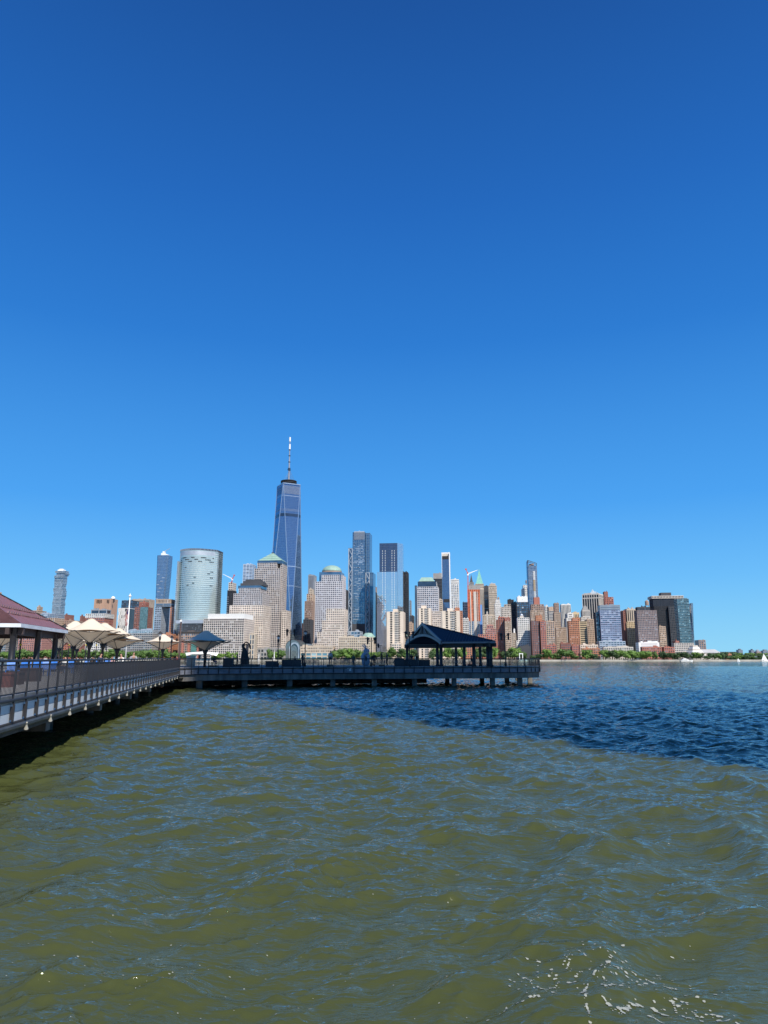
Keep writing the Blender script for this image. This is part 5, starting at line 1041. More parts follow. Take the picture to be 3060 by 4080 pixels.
def umbrella(label, px, rim, peak, neck, half, Y, rot=.2):
    zb = zr(Y) - 1.12; base = xat(px, Y, EYE); zp, zrm, zn = zat(peak, Y) - zb, zat(rim, Y) - zb, zat(neck, Y) - zb; Rr = half / F * Y
    r = empty('tent_umbrella', (base, Y, zb), rot, label, 'umbrella', 'tensile umbrellas on the pier')
    n, k = 72, 9
    def sheet(nm, zf, lift, r0, mi=FAB):
        mb = MB()
        for j in range(k + 1):
            t = j / k; 
            for i in range(n):
                a = 2 * math.pi * i / n; sc_ = abs(math.sin(3 * a)); cut = 1 - .085 * sc_ * t ** 2; rad = (r0 + (Rr - r0) * t) * cut
                mb.v.append((rad * math.cos(a), rad * math.sin(a), zf(t) + lift * sc_ ** 1.2 * t ** 3))
        for j in range(k):
            for i in range(n): mb.f.append((j * n + i, j * n + (i + 1) % n, (j + 1) * n + (i + 1) % n, (j + 1) * n + i)); mb.m.append(0)
        return mb.build(nm, mi, r, True)
    sheet('upper_canopy', lambda t: zrm + (zp - zrm) * (1 - t) ** 1.45, .10, .38)
    sheet('lower_canopy', lambda t: zrm - (zrm - zn) * (1 - t) ** 1.75, -.16, .22)
    m = MB(); m.lathe([(.40, 0), (.41, .12), (.1, .2)], (0, 0, zp - .06), 16); m.build('peak_cap', FAB, r)
    for i in range(6):
        pts = [];  
        for q in range(7):
            a = math.pi / 3 * (i + q / 6); s = abs(math.sin(3 * a)); pts.append((Rr * (1 - .085 * s) * math.cos(a), Rr * (1 - .085 * s) * math.sin(a), zrm - .16 * s ** 1.2))
        m = MB(); m.path(pts, .028, 4); m.build('edge_cable', BLK, r)
        a = math.pi / 3 * i; m = MB(); m.bar((Rr * 1.0 * math.cos(a), Rr * math.sin(a), zrm), (Rr * 1.07 * math.cos(a), Rr * 1.07 * math.sin(a), zrm - .02), .05, 4); m.build('corner_plate', BLK, r)
        m = MB(); m.bar((.2 * math.cos(a), .2 * math.sin(a), zn), (Rr * math.cos(a), Rr * math.sin(a), zrm - .01), .025, 4); m.build('rib', BLK, r)
    m = MB(); m.lathe([(.17, 0), (.16, zn - .75), (.24, zn - .4), (.42, zn + .02), (.1, zn + .05)], (0, 0, 0), 14); m.build('column', BLK, r, True)
U = [('biggest cream umbrella with the highest peak, in front of the others', 352, 2516, 2470, 2562, 104, 80), ('cream umbrella half hidden behind the biggest one', 288, 2521, 2478, 2577, 95, 95),
     ('cream umbrella right behind the biggest, overlapping its right edge', 406, 2529, 2486, 2566, 100, 88), ('cream umbrella nearest the flagpole, lowest of the sunlit overlapping row', 464, 2551, 2507, 2586, 103, 92),
     ('lone greyish umbrella between two lamp posts', 646, 2559, 2530, 2588, 70, 124), ('dark shaded umbrella nearest the bend of the pier', 816, 2556, 2516, 2591, 94, 95),
     ('umbrella seen through the maroon pavilion at its end column', 232, 2533, 2500, 2584, 62, 112), ('umbrella cut by the left picture edge, seen under the maroon roof', -8, 2531, 2490, 2575, 98, 84),
     ('small distant umbrella under the biggest cream one', 303, 2556, 2532, 2588, 48, 132)]
for i, (lb, *a) in enumerate(U): umbrella(lb, *a, rot=.35 + i * .13)

# ------------------------------------------------------------------ lamp posts, poles, flag
GLOBE = mat('frosted lamp glass', (.75, .75, .72), .2, 0, scale=3)
def lantern(r, p, s=1.0, top=True):
    g = 1 if top else -1; x, y, z = p
    m = MB(); m.lathe([(.03, .62 * s), (.08 * s, .56 * s), (.12 * s, .5 * s), (.34 * s, .40 * s), (.33 * s, .36 * s), (.10 * s, .35 * s)], p, 12); m.build('lamp_hood', BLK, r, True)
    m = MB(); m.lathe([(.07 * s, -.02), (.16 * s, .1 * s), (.17 * s, .36 * s), (.1 * s, .37 * s)], p, 12); m.build('lamp_glass', GLOBE if top else BLK, r, True)
    m = MB(); m.lathe([(.05 * s, -.5 * s), (.13 * s, -.28 * s), (.15 * s, -.03), (.1 * s, -.01)], p, 10); m.build('lamp_base', BLK, r, True)
def lamp(label, px, top, Y, kind='single', band=False, s=1.0):
    zb = zr(Y) - 1.12; zt = zat(top, Y) - zb; r = empty('lamp_post', (xat(px, Y, EYE), Y, zb), 0, label, 'lamp post', 'lamp posts on the pier')
    hh = zt - (.62 if kind == 'single' else .35) * s
    m = MB(); m.lathe([(.17, 0), (.17, .5), (.10, .6), (.075, .7), (.06, hh - .4), (.09, hh - .35)], (0, 0, 0), 10); m.build('pole', BLK, r, True)
    if kind == 'single': lantern(r, (0, 0, hh), s)
    else:
        for sx in (-1, 1):
            m = MB(); m.path([(0, 0, hh - .5), (sx * .25, 0, hh - .15), (sx * .52, 0, hh - .12)], .03, 6); m.build('arm', BLK, r); lantern(r, (sx * .52, 0, hh - .30), s * .95, False)
        m = MB(); m.lathe([(.06, -.3), (.09, 0), (.02, .25)], (0, 0, hh), 8); m.build('finial', BLK, r)
    if band: m = MB(); zz = zat(2572, Y) - zb; m.lathe([(.10, 0), (.12, .06), (.10, .12)], (0, 0, zz), 10); m.build('yellow_band', mat('yellow band', (.75, .60, .03), .5), r)
for a in (('lamp post seen between the first two pavilion columns', 76, 2470, 62, 'single', True), ('lamp post behind the end column of the maroon pavilion', 262 - 17, 2486, 74, 'single', False), ('thin lamp post left of the biggest umbrella column', 270, 2500, 100, 'single', True),
          ('lamp post right beside the biggest umbrella column', 339, 2500, 86, 'single', True), ('thin lamp post between the two biggest umbrella columns', 380, 2520, 118, 'single', True), ('sunlit lamp post crossing the lone greyish umbrella', 632, 2515, 84, 'single', False),
          ('lamp post right of the lone greyish umbrella', 680, 2532, 100, 'single', False), ('lamp post right of the bent sculpture, with bulky lantern', 1107, 2529, 99, 'single', False), ('tall double lamp post before the arched glass hall', 1156, 2503, 101, 'double', False),
          ('single lamp post just right of the arched glass hall', 1215, 2511, 102, 'single', False), ('double lamp post beside the blue plumed figure', 1479, 2536, 104, 'double', False), ('tall double lamp post rising in front of the black pavilion gable', 1632, 2512, 102.2, 'double', False),
          ('double lamp post near the outer end of the far arm', 2014, 2519, 105.5, 'double', False)): lamp(*a)
def camera_pole():
    Y = 90.3; zb = zr(Y) - 1.12; r = empty('camera_pole', (xat(713, Y), Y, zb), 0, 'tall brown pole with cameras and a white box light on top', 'pole'); H = zat(2478, Y) - zb
    m = MB(); m.lathe([(.14, 0), (.12, 1), (.10, H)], (0, 0, 0), 10); m.build('pole', BROWN2, r, True); m = MB(); m.box(-.13, .13, -.13, .13, H + .02, H + .27); m.build('box_light', WHITE, r)
    for z, sx in ((H * .74, -1), (H * .62, -1)): m = MB(); m.bar((0, 0, z), (sx * .42, 0, z + .05), .025, 6); m.lathe([(.03, .18), (.13, .1), (.14, -.05), (.09, -.16), (.02, -.2)], (sx * .42, 0, z - .05), 10); m.build('dome_camera', BLK, r)
BROWN2 = mat('rusty brown paint', (.06, .035, .03), .6, scale=2)
camera_pole()
def flagpole():
    Y = 104.; zb = zr(Y) - 1.12; r = empty('flagpole', (xat(500, Y), Y, zb), 0, 'white flagpole with round cap and a limp striped flag', 'flagpole'); H = zat(2380, Y) - zb
    m = MB(); m.lathe([(.11, 0), (.07, H)], (0, 0, 0), 10); m.build('pole', WHITE, r, True); m = MB(); m.lathe([(.05, 0), (.20, .12), (.22, .22), (.05, .42), (.04, .52), (.01, .6)], (0, 0, H), 12); m.build('cap', WHITE, r, True)
    zt = zat(2425, Y) - zb; zl = zat(2492, Y) - zb; L_ = zt - zl; fl = MB(); RS = mat('flag red', (.45, .03, .04), .8); FW = mat('flag white', (.75, .75, .74), .8); BL = mat('flag blue', (.03, .05, .22), .8); n = 13
    for i in range(12):          # limp folds: stripes hang nearly upright
        for j in range(10):
            z0 = zt - L_ * j / 10; z1 = zt - L_ * (j + 1) / 10; f = lambda i, j: -.10 - .32 * (i / 12) * (1 - .35 * math.cos(j * .7)) - .04 * j / 10; g = lambda i, j: .13 * math.sin(i * 1.9 + j * .3)
            mi = 2 if (i < 5 and j < 3) else ((i + int(j * .55)) % 2)
            fl.quad((f(i, j), g(i, j), z0), (f(i + 1, j), g(i + 1, j), z0 - .12), (f(i + 1, j + 1), g(i + 1, j + 1), z1 - .12), (f(i, j + 1), g(i, j + 1), z1), mi)
    tag(fl.build('limp_flag', [RS, FW, BL], None, True, loc=(xat(500, Y), Y, zb)), 'limp stars and stripes flag hanging on the white flagpole', 'flag')
flagpole()

# ------------------------------------------------------------------ sculpture, costume figure, softbox, furniture on the deck
BRONZE = mat('dark bronze', (.020, .019, .020), .5, .4, scale=4)
def sculpture():
    Y = 101; q = lambda u, v, dy=0: P(550 + u / 3.687, 2450 + v / 3.687, Y + dy); zb = zr(Y) - 1.12
    r = empty('bent_sculpture', (q(1560, 640).x, Y, zb), 0, 'dark bronze draped figure with an angular arm arching overhead', 'sculpture'); o = r.location.copy()
    m = MB(); prof = [(1500, 1632, 780), (1503, 1628, 640), (1515, 1612, 590), (1530, 1600, 540), (1540, 1590, 500), (1520, 1575, 480), (1522, 1562, 460), (1535, 1575, 430)]; n = 14; rows = []
    for k, (a, b, v) in enumerate(prof):
        A, Bq = q(a, v) - o, q(b, v) - o; c = (A + Bq) / 2; w = (Bq.x - A.x) / 2
        for i in range(n): t = 2 * math.pi * i / n; wv = 1 + .16 * math.sin(5 * t + k * .7); m.v.append((c.x + w * math.cos(t) * wv, c.y + w * .7 * math.sin(t) * wv, c.z))
    for k in range(len(prof) - 1):
        for i in range(n): m.f.append((k * n + i, k * n + (i + 1) % n, (k + 1) * n + (i + 1) % n, (k + 1) * n + i)); m.m.append(0)
    m.build('draped_body', BRONZE, r)
    for pts, rad, nm in (((1528, 450), (1545, 425), .12, 'neck'), ((1538, 440), (1586, 396), .10, 'arm'), ((1586, 396), (1632, 425), .09, 'arm'), ((1630, 425), (1655, 500), .13, 'hand_blade'), ((1592, 425), (1655, 500), .06, 'hand_blade'), ((1545, 455), (1600, 430), .07, 'arm'), ((1615, 560), (1650, 545), .06, 'sleeve'), ((1650, 540), (1650, 640), .06, 'staff')) if False else ():
        pass
    for (a, b, rad, nm) in (((1528, 455), (1546, 425), .14, 'neck'), ((1538, 445), (1586, 397), .11, 'arm'), ((1586, 397), (1632, 425), .10, 'forearm'), ((1630, 422), (1656, 502), .13, 'hand_blade'), ((1592, 425), (1654, 500), .05, 'hand_blade'), ((1545, 462), (1600, 428), .08, 'under_arm'), ((1605, 580), (1650, 548), .07, 'sleeve'), ((1650, 540), (1652, 640), .06, 'staff')):
        m = MB(); m.bar(q(*a) - o, q(*b) - o, rad, 6, r2=rad * .6); m.build(nm, BRONZE, r)
    m = MB(); m.box(-1.9, 2.1, -.8, .8, 0, .35); m.build('plinth', CONC_DK, r)
sculpture()
def puff(c, rx, ry, rz_, seed, n=10):
    rng = random.Random(seed); m = MB(); k = 7
    m.v.append((c[0], c[1], c[2] - rz_))
    for j in range(1, k):
        for i in range(n):
            t = 2 * math.pi * i / n; f = math.pi * j / k - math.pi / 2; w = 1 + rng.uniform(-.13, .13); m.v.append((c[0] + rx * w * math.cos(f) * math.cos(t), c[1] + ry * w * math.cos(f) * math.sin(t), c[2] + rz_ * math.sin(f)))
    m.v.append((c[0], c[1], c[2] + rz_)); e = len(m.v) - 1
    for i in range(n):
        m.f.append((0, 1 + (i + 1) % n, 1 + i)); m.f.append((e, e - n + i, e - n + (i + 1) % n))
        for j in range(k - 2): m.f.append((1 + j * n + i, 1 + j * n + (i + 1) % n, 1 + (j + 1) * n + (i + 1) % n, 1 + (j + 1) * n + i))
    m.m = [0] * len(m.f); return m
def blue_figure():
    Y = 106; zb = zr(Y) - 1.12; BLU = mat('pale blue ruffle', (.34, .37, .44), .6, scale=5, bump=.4); r = empty('plumed_costume_figure', (xat(1457, Y), Y, zb), 0, 'tall pale blue ruffled figure with curling plumes among the crowd', 'sculpture')
    for i, (x, z, rx, rz_) in enumerate(((-.42, 1.35, .36, .62), (.38, 1.3, .34, .60), (.0, .7, .72, .7), (.10, 2.05, .42, .36), (.32, 2.35, .30, .26), (-.12, 2.35, .28, .26), (-.2, 1.85, .3, .3))): puff((x, -.03 * i, z), rx, .35, rz_, i, 9).build('ruffle', BLU, r, True)
    puff((.06, -.42, 1.15), .17, .14, .40, 9).build('dark_bodice', BLK, r, True)
    for i, (pts) in enumerate((((0, 2.5), (-.28, 2.85), (-.5, 3.2), (-.62, 3.1)), ((.05, 2.5), (-.1, 2.95), (-.3, 3.35), (-.38, 3.3)), ((.1, 2.5), (.02, 3.0), (-.08, 3.2)), ((.15, 2.5), (.3, 2.8), (.45, 2.85)))):
        m = MB(); m.path([(a, 0, b) for a, b in pts], .07, 6); m.build('plume', BLU, r)
blue_figure()
for o in bpy.data.objects:
    if o.name == 'plumed_costume_figure': o.scale = (.88, .88, .96)
def softbox():
    Y = 105; zb = zr(Y) - 1.12; r = empty('softbox_light', (xat(1516, Y), Y, zb), 0, 'black photo softbox on a thin stand among silhouetted people', 'photo light'); H = zat(2572, Y) - zb
    m = MB(); m.bar((0, 0, .5), (0, 0, H), .022, 6); m.build('stand', BLK, r)
    for a in (0, 2.1, 4.2): m = MB(); m.bar((0, 0, .55), (.4 * math.cos(a), .4 * math.sin(a), 0), .018, 5); m.build('leg', BLK, r)
    m = MB(); m.lathe([(.05, -.16), (.30, -.1), (.36, 0), (.30, .12), (.05, .16)], (0, 0, 0), 12); o = m.build('softbox', BLK, r, True, loc=(-.32, 0, H)); o.rotation_euler = (0, R(80), 0); m = MB(); m.bar((-.15, 0, H), (.25, 0, H), .03); m.build('lamp_head', BLK, r)
softbox()
def bench(px, Y, w, label, h=.85, m_=BLK):
    zb = zr(Y) - 1.12; r = empty('park_bench', (xat(px, Y), Y, zb), 0, label, 'bench', 'benches on the far arm')
    for i in range(3): m = MB(); m.box(-w / 2, w / 2, .02 + i * .15, .14 + i * .15, .42, .46); m.build('seat_slat', m_, r)
    for i in range(int(w / .16)): x = -w / 2 + .08 + i * .16; m = MB(); m.box(x - .04, x + .04, -.05, -.02, .5, h); m.build('back_slat', mat('grey wood slat', (.12, .12, .13), .7), r)
    m = MB(); m.box(-w / 2, w / 2, -.06, 0, h, h + .05); m.build('back_rail', m_, r)
    for x in (-w / 2 + .15, w / 2 - .15): m = MB(); m.box(x - .03, x + .03, -.03, .4, 0, .42); m.build('leg', m_, r)
for i, (px, Y, w, lb) in enumerate(((1228, 103, 3.2, 'long dark slatted bench right below the round glass hall'), (1375, 104, 3.2, 'dark slatted bench below the stone gallery and hooded person'), (1540, 105, 3.2, 'dark slatted bench under the photo softbox'), (1810, 106, 3.0, 'dark slatted bench under the middle of the black pavilion'), (1895, 107.5, 2.2, 'short dark slatted bench near the right pavilion columns'))): bench(px, Y, w, lb)
def planter(px, Y, w, h, label, m_=None, d=.9):
    zb = zr(Y) - 1.12; m_ = m_ or mat('charcoal planter', (.03, .032, .036), .6); r = empty('planter_box', (xat(px, Y), Y, zb), 0, label, 'planter'); mb = MB(); mb.box(-w / 2, w / 2, 0, d, 0, h - .08); mb.build('body', m_, r); mb = MB()
    for (a, b, c, e) in ((-w / 2 - .04, w / 2 + .04, -.04, .08), (-w / 2 - .04, w / 2 + .04, d - .08, d + .04), (-w / 2 - .04, -w / 2 + .08, .08, d - .08), (w / 2 - .08, w / 2 + .04, .08, d - .08)): mb.box(a, b, c, e, h - .079, h)
    mb.build('rim', m_, r)
RB = mat('terracotta box', (.17, .06, .05), .7)
planter(908, 97.2, 1.3, 1.18, 'dark rounded planter left of the bent sculpture'); planter(1160, 100.5, 2.6, 1.0, 'dark box planter at the foot of the double lamp'); planter(1632, 105.5, 2.4, 1.0, 'dark box under the left edge of the black pavilion'); planter(1082, 99, 1.6, .8, 'low dark box planter right of the bent sculpture')
planter(1690, 107, 1.7, .95, 'wide dark counter under the black arch'); planter(1590, 104, 1.3, 1.2, 'dark rounded bin left of the black pavilion post')
planter(22, 30, .55, .62, 'terracotta planter nearest the camera behind the sunlit railing', RB, .55); planter(62, 33, .5, .62, 'brown planter second along the sunlit railing', BROWN2, .5); planter(116, 37.5, .9, .7, 'brown box third along the sunlit railing', BROWN2, .6)
planter(757, 98, 1.0, 1.5, 'pale green utility cabinet at the bend of the pier', mat('pale green cabinet', (.30, .38, .36), .5)); 
BLU2 = mat('blue plastic', (.05, .20, .62), .4, scale=3)
def chair(px, Y, label, rz=0., c=None):
    zb = zr(Y) - 1.12; r = empty('deck_chair', (xat(px, Y), Y, zb), rz, label, 'chair', 'blue chairs on the pier'); c = c or BLU2
    m = MB(); m.box(-.3, .3, -.28, .28, .42, .46); m.build('seat', c, r); m = MB()
    m.add([(-.3, .26, .47), (.3, .26, .47), (.3, .42, 1.05), (-.3, .42, 1.05), (-.3, .29, .47), (.3, .29, .47), (.3, .45, 1.05), (-.3, .45, 1.05)], [(0, 1, 2, 3), (7, 6, 5, 4), (0, 4, 5, 1), (3, 2, 6, 7), (0, 3, 7, 4), (1, 5, 6, 2)]); m.build('backrest', c, r)
    for x in (-.27, .27):
        for y in (-.25, .25): m = MB(); m.bar((x, y, 0), (x, y, .42), .02, 5); m.build('leg', c, r)
for px, Y, lb, rz in ((48, 47, 'blue chair seen over the rail left of the second pavilion column', .4), (84, 44, 'wide blue chair between first and second pavilion columns', -.3), (100, 46, 'blue chair touching its wider neighbour', .2), (142, 48, 'blue chair right behind the second pavilion column', 0), (178, 50, 'blue chair before the third pavilion column', .5), (200, 51, 'blue chair just left of the end column', -.2),
                      (278, 58, 'blue chair below the half hidden umbrella', .1), (352, 62, 'blue chair below the biggest umbrella column', .3), (378, 64, 'blue chair left of the standing woman', -.4), (424, 66, 'pale blue chair right of the standing woman', .2)): chair(px, Y, lb, rz)

# ------------------------------------------------------------------ people
def skin_mesh(verts, edges, name, root=0, sub=1):
    me = bpy.data.meshes.new(name); me.from_pydata([v[:3] for v in verts], edges, []); o = bpy.data.objects.new(name, me); COL.objects.link(o)
    md = o.modifiers.new('s', 'SKIN'); sv = me.skin_vertices[0].data
    for i, v in enumerate(verts): sv[i].radius = (v[3], v[4] if len(v) > 4 else v[3]); sv[i].use_root = (i == root)
    md.use_smooth_shade = True; s2 = o.modifiers.new('u', 'SUBSURF'); s2.levels = sub; s2.render_levels = sub
    return o
POSES = {}
def make_poses():
    tmp = []
    for pose in ('stand', 'lean', 'sit'):
        ft = {'stand': 0, 'lean': .18, 'sit': .05}[pose]; hz = .95 if pose != 'sit' else .50
        sh = (0, -ft, hz + .50); nk = (0, -ft - .02, hz + .56); hd = (0, -ft - .04, hz + .70)
        V = [(0, 0, hz, .15, .11), (0, -ft * .4, hz + .22, .13, .10), (0, -ft * .9, hz + .42, .17, .11), (*nk, .055), (*hd, .085, .10), (0, hd[1] - .01, hd[2] + .09, .08, .095), (0, hd[1] - .10, hd[2] + .0, .018)]
        E = [(0, 1), (1, 2), (2, 3), (3, 4), (4, 5), (4, 6)]; sh_i = []; legs = []; arms = []
        for sx in (-1, 1):
            n = len(V)
            if pose == 'lean': a = [(sx * .20, -ft, hz + .44, .055), (sx * .24, -ft - .12, hz + .18, .045), (sx * .20, -ft - .42, hz + .14, .035), (sx * .20, -ft - .50, hz + .14, .04, .02)]
            elif pose == 'sit': a = [(sx * .20, -ft, hz + .44, .055), (sx * .25, -ft - .05, hz + .16, .045), (sx * .14, -ft - .28, hz + .12, .035), (sx * .10, -ft - .36, hz + .12, .04, .02)]
            else: a = [(sx * .20, 0, hz + .44, .055), (sx * .25, .02, hz + .15, .045), (sx * .25, -.06, hz - .10, .035), (sx * .25, -.09, hz - .19, .03, .045)]
            V += a; E += [(2, n), (n, n + 1), (n + 1, n + 2), (n + 2, n + 3)]; arms.append(n)
            for fgr in range(4): V.append((a[3][0] + (fgr - 1.5) * .02, a[3][1] - .06 + .004 * abs(fgr - 1), a[3][2] - (.06 if pose == 'stand' else .03), .008)); E.append((n + 3, len(V) - 1))
            V.append((a[3][0] - sx * .045, a[3][1] - .02, a[3][2] - .01, .010)); E.append((n + 3, len(V) - 1))
            n = len(V)
            if pose == 'sit': l = [(sx * .10, -.08, hz - .03, .085), (sx * .12, -.45, hz, .06), (sx * .12, -.46, .10, .04), (sx * .12, -.60, .05, .045, .03)]
            else: l = [(sx * .10, 0, hz - .10, .09), (sx * .11, -.02, .50, .058), (sx * .11, .02, .09, .04), (sx * .12, -.12, .04, .045, .03)]
            V += l; E += [(0, n), (n, n + 1), (n + 1, n + 2), (n + 2, n + 3)]; legs.append(n)
        body = skin_mesh(V, E, 'body_' + pose)
        G = lambda v, k: (v[0], v[1], v[2], v[3] + k, (v[4] if len(v) > 4 else v[3]) + k)
        sV = [G(V[0], .02), G(V[1], .03), G(V[2], .025), (V[3][0], V[3][1], V[3][2] - .05, .075)]; sE = [(0, 1), (1, 2), (2, 3)]
        for n in arms: k = len(sV); sV += [G(V[n], .02), G(V[n + 1], .016), G(V[n + 2], .014)]; sE += [(2, k), (k, k + 1), (k + 1, k + 2)]
        shirt = skin_mesh(sV, sE, 'shirt_' + pose)
        tV = [G(V[0], .012), (0, 0, hz + .06, .14, .105)]; tE = [(0, 1)]
        for n in legs: k = len(tV); tV += [G(V[n], .02), G(V[n + 1], .02), G(V[n + 2], .022)]; tE += [(0, k), (k, k + 1), (k + 1, k + 2)]
        trs = skin_mesh(tV, tE, 'trousers_' + pose)
        hr = skin_mesh([(0, hd[1] + .02, hd[2] + .10, .098, .105), (0, hd[1] + .045, hd[2] + .01, .088, .08), (0, hd[1] + .05, hd[2] - .05, .06)], [(0, 1), (1, 2)], 'hair_' + pose)
        tmp.append((pose, body, shirt, trs, hr))
    dg = bpy.context.evaluated_depsgraph_get()
    for pose, *os_ in tmp:
        out = []
        for o in os_:
            me = bpy.data.meshes.new_from_object(o.evaluated_get(dg)); me.materials.clear(); me.materials.append(BLK); me.polygons.foreach_set('use_smooth', [True] * len(me.polygons)); out.append(me)
        POSES[pose] = out
    for pose, *os_ in tmp:
        for o in os_: me = o.data; bpy.data.objects.remove(o); bpy.data.meshes.remove(me)
make_poses()
SK1 = mat('skin', (.45, .25, .17), .6, scale=5); SK2 = mat('darker skin', (.20, .10, .06), .6, scale=5)
HR = mat('dark hair', (.012, .009, .008), .6, scale=20); HB = mat('brown hair', (.05, .025, .012), .6, scale=20)
def cloth(n, c): return mat(n + ' cloth', c, .85, 0, scale=6)
CW, CG, CK, CN, CR, CJ = cloth('white', (.75, .74, .70)), cloth('grey', (.28, .29, .32)), cloth('black', (.015, .015, .017)), cloth('navy', (.02, .03, .07)), cloth('red', (.40, .06, .05)), cloth('jeans', (.06, .10, .20))
def person(px, headtop, Y, pose, label, shirt, trs, skin=SK1, hair=HR, rz=0., stand_on=None, group=None):
    zb = zr(Y) - 1.12; want = zat(headtop, Y); base_h = {'stand': 1.84, 'lean': 1.84, 'sit': 1.39}[pose]
    lift = want - zb - base_h; s = 1.0
    if pose != 'sit': s = min(1.08, max(.86, (want - zb) / base_h)); lift = max(0, want - zb - base_h * s)
    r = empty('person', (xat(px, Y), Y, zb + max(0, lift)), rz, label, 'person', group)
    r.scale = (s, s, s)
    if lift > .08:
        m = MB(); m.box(-.5, .5, -.5, .5, 0, lift - .005) if pose == 'sit' else m.box(-.45, .45, -.4, .4, 0, lift - .005); st = m.build('low_step', CONC_DK, None, loc=(xat(px, Y), Y, zb)); tag(st, 'low step under the ' + label, 'step')
    for nm, me, mt in zip(('body', 'shirt', 'trousers', 'hair'), POSES[pose], (skin, shirt, trs, hair)):
        o = link(nm, me, r); o.material_slots[0].link = 'OBJECT'; o.material_slots[0].material = mt
    if pose == 'sit':
        m = MB(); m.box(-.26, .26, -.22, .25, .36, .41)
        for x in (-.22, .22):
            for y in (-.19, .22): m.box(x - .02, x + .02, y - .02, y + .02, -max(0, lift), .36)
        tag(m.build('stool', BLK, None, loc=(xat(px, Y), Y, zb + max(0, lift))), 'dark stool under the ' + label, 'stool')
for a in ((400, 2600, 53, 'stand', 'woman in a dark jacket and pale scarf looking away by the rail', CN, CJ, SK1, HB, 1.2), (488, 2601, 50.5, 'lean', 'smiling person in a white top leaning on the rail', CW, CW, SK1, HR, -.2), (530, 2594, 52.2, 'lean', 'bearded man in a grey sweater turning his head by the rail', CG, CG, SK1, HR, .5),
          (374, 2612, 66, 'sit', 'seated person in white between umbrella columns', CW, CJ, SK1, HR, 0), (229, 2600, 66, 'stand', 'person in black just right of the end pavilion column', CK, CK, SK1, HB, .8), (703, 2613, 92, 'stand', 'woman in a red top at the foot of the camera pole', CR, CR, SK1, HR, .9),
          (371, 2625, 60, 'sit', 'dark haired child peeping over the rail', CK, CK, SK2, HR, 0), (446, 2620, 68, 'sit', 'person in pink sitting low behind the rail', cloth('pink', (.5, .3, .3)), CJ, SK1, HB, .3), (265, 2622, 58, 'sit', 'seated person in pale clothes below the hidden umbrella', CW, CN, SK1, HB, -.4),
          (305, 2628, 60, 'sit', 'seated person in dark clothes left of the biggest umbrella column', CK, CK, SK2, HR, .4), (945, 2604, 98.5, 'stand', 'silhouetted person standing left of the bent sculpture', CK, CK, SK2, HR, 1.5), (1206, 2598, 102, 'stand', 'silhouetted person in black beside the single lamp', CK, CK, SK2, HR, 1.2),
          (1177, 2612, 102.4, 'sit', 'dark seated person between the two lamp posts', CK, CN, SK2, HR, -1), (1316, 2590, 101.5, 'stand', 'person in a grey hooded jacket with back turned', cloth('pale grey', (.42, .42, .44)), CN, SK1, HR, 2.9), (1490, 2599, 104.2, 'stand', 'silhouetted person right of the blue plumed figure', CK, CK, SK2, HR, .3),
          (1521, 2594, 106.6, 'stand', 'silhouetted tall person under the softbox', CK, CK, SK2, HR, 1.6), (1542, 2598, 105.4, 'stand', 'silhouetted person right of the softbox', CN, CK, SK2, HR, -1.4), (1409, 2604, 106, 'stand', 'figure in dark green left of the blue plumed figure', cloth('green', (.03, .09, .06)), CK, SK2, HR, .6),
          (1639, 2600, 106.2, 'stand', 'silhouetted broad person beside the pavilion lamp', CK, CK, SK2, HR, .2), (1659, 2601, 110, 'stand', 'first silhouetted person of the pair under the arch', CK, CK, SK2, HR, 1.5), (1666, 2600, 110.6, 'stand', 'second person of the pair under the arch, slightly taller', CK, CN, SK2, HR, -1.5),
          (852, 2609, 100, 'sit', 'seated person under the dark shaded umbrella', CK, CJ, SK2, HR, 1), (818, 2604, 99.2, 'stand', 'person standing at the dark umbrella column', CN, CK, SK2, HR, -.8), (1877, 2608, 109, 'sit', 'seated silhouette beside the middle pavilion column', CK, CK, SK2, HR, 1.3)): person(*a)

# ------------------------------------------------------------------ trees on the far bank
def leaf_mat(name, c, c2): 
    m = mat(name, c, .7, 0, scale=.35, col2=c2); b = m.node_tree.nodes['Principled BSDF']; return m
LEAF = [leaf_mat('leaf mid', (.055, .115, .022), (.105, .19, .038)), leaf_mat('leaf bright', (.085, .17, .025), (.16, .27, .05)), leaf_mat('leaf dark', (.03, .065, .02), (.06, .115, .034))]
BARK = mat('bark', (.07, .05, .035), .9, scale=2)
def crown_mesh(seed, m_, n=420):
    """crown of unit size: several lobes of leaf clumps with gaps between them"""
    rng = np.random.RandomState(seed); mb = MB(); lobes = [(0, 0, .55, .42, .36)]
    for k in range(9): a = rng.uniform(0, 6.28); d = rng.uniform(.22, .38); lobes.append((d * math.cos(a), d * math.sin(a), rng.uniform(.28, .80), rng.uniform(.17, .27), rng.uniform(.14, .22)))
    for (x, y, z, a, b) in lobes:
        k = int(n * a / 2.2)
        core = puff((x, y, z), a * .72, a * .72, b * .72, int(rng.randint(1e6)), 7); mb.add(core.v, core.f)
        for _ in range(k):
            v = rng.normal(size=3); v /= np.linalg.norm(v); r_ = rng.uniform(.75, 1.12); c = np.array((x, y, z)) + v * r_ * np.array((a, a, b)); s = rng.uniform(.035, .075)
            t1 = rng.normal(size=3); t1 /= np.linalg.norm(t1); t2 = np.cross(v, t1); t2 /= np.linalg.norm(t2)
            mb.add([c - t1 * s, c + t2 * s * .8, c + t1 * s, c - t2 * s * .8 + v * s * .4], [(0, 1, 2, 3)])
    return mb.mesh('crown', m_)
CROWNS = [[crown_mesh(10 * j + i, LEAF[j]) for i in range(4)] for j in range(3)]
tm = MB(); tm.lathe([(.045, 0), (.03, .3), (.022, .6)], (0, 0, 0), 7)
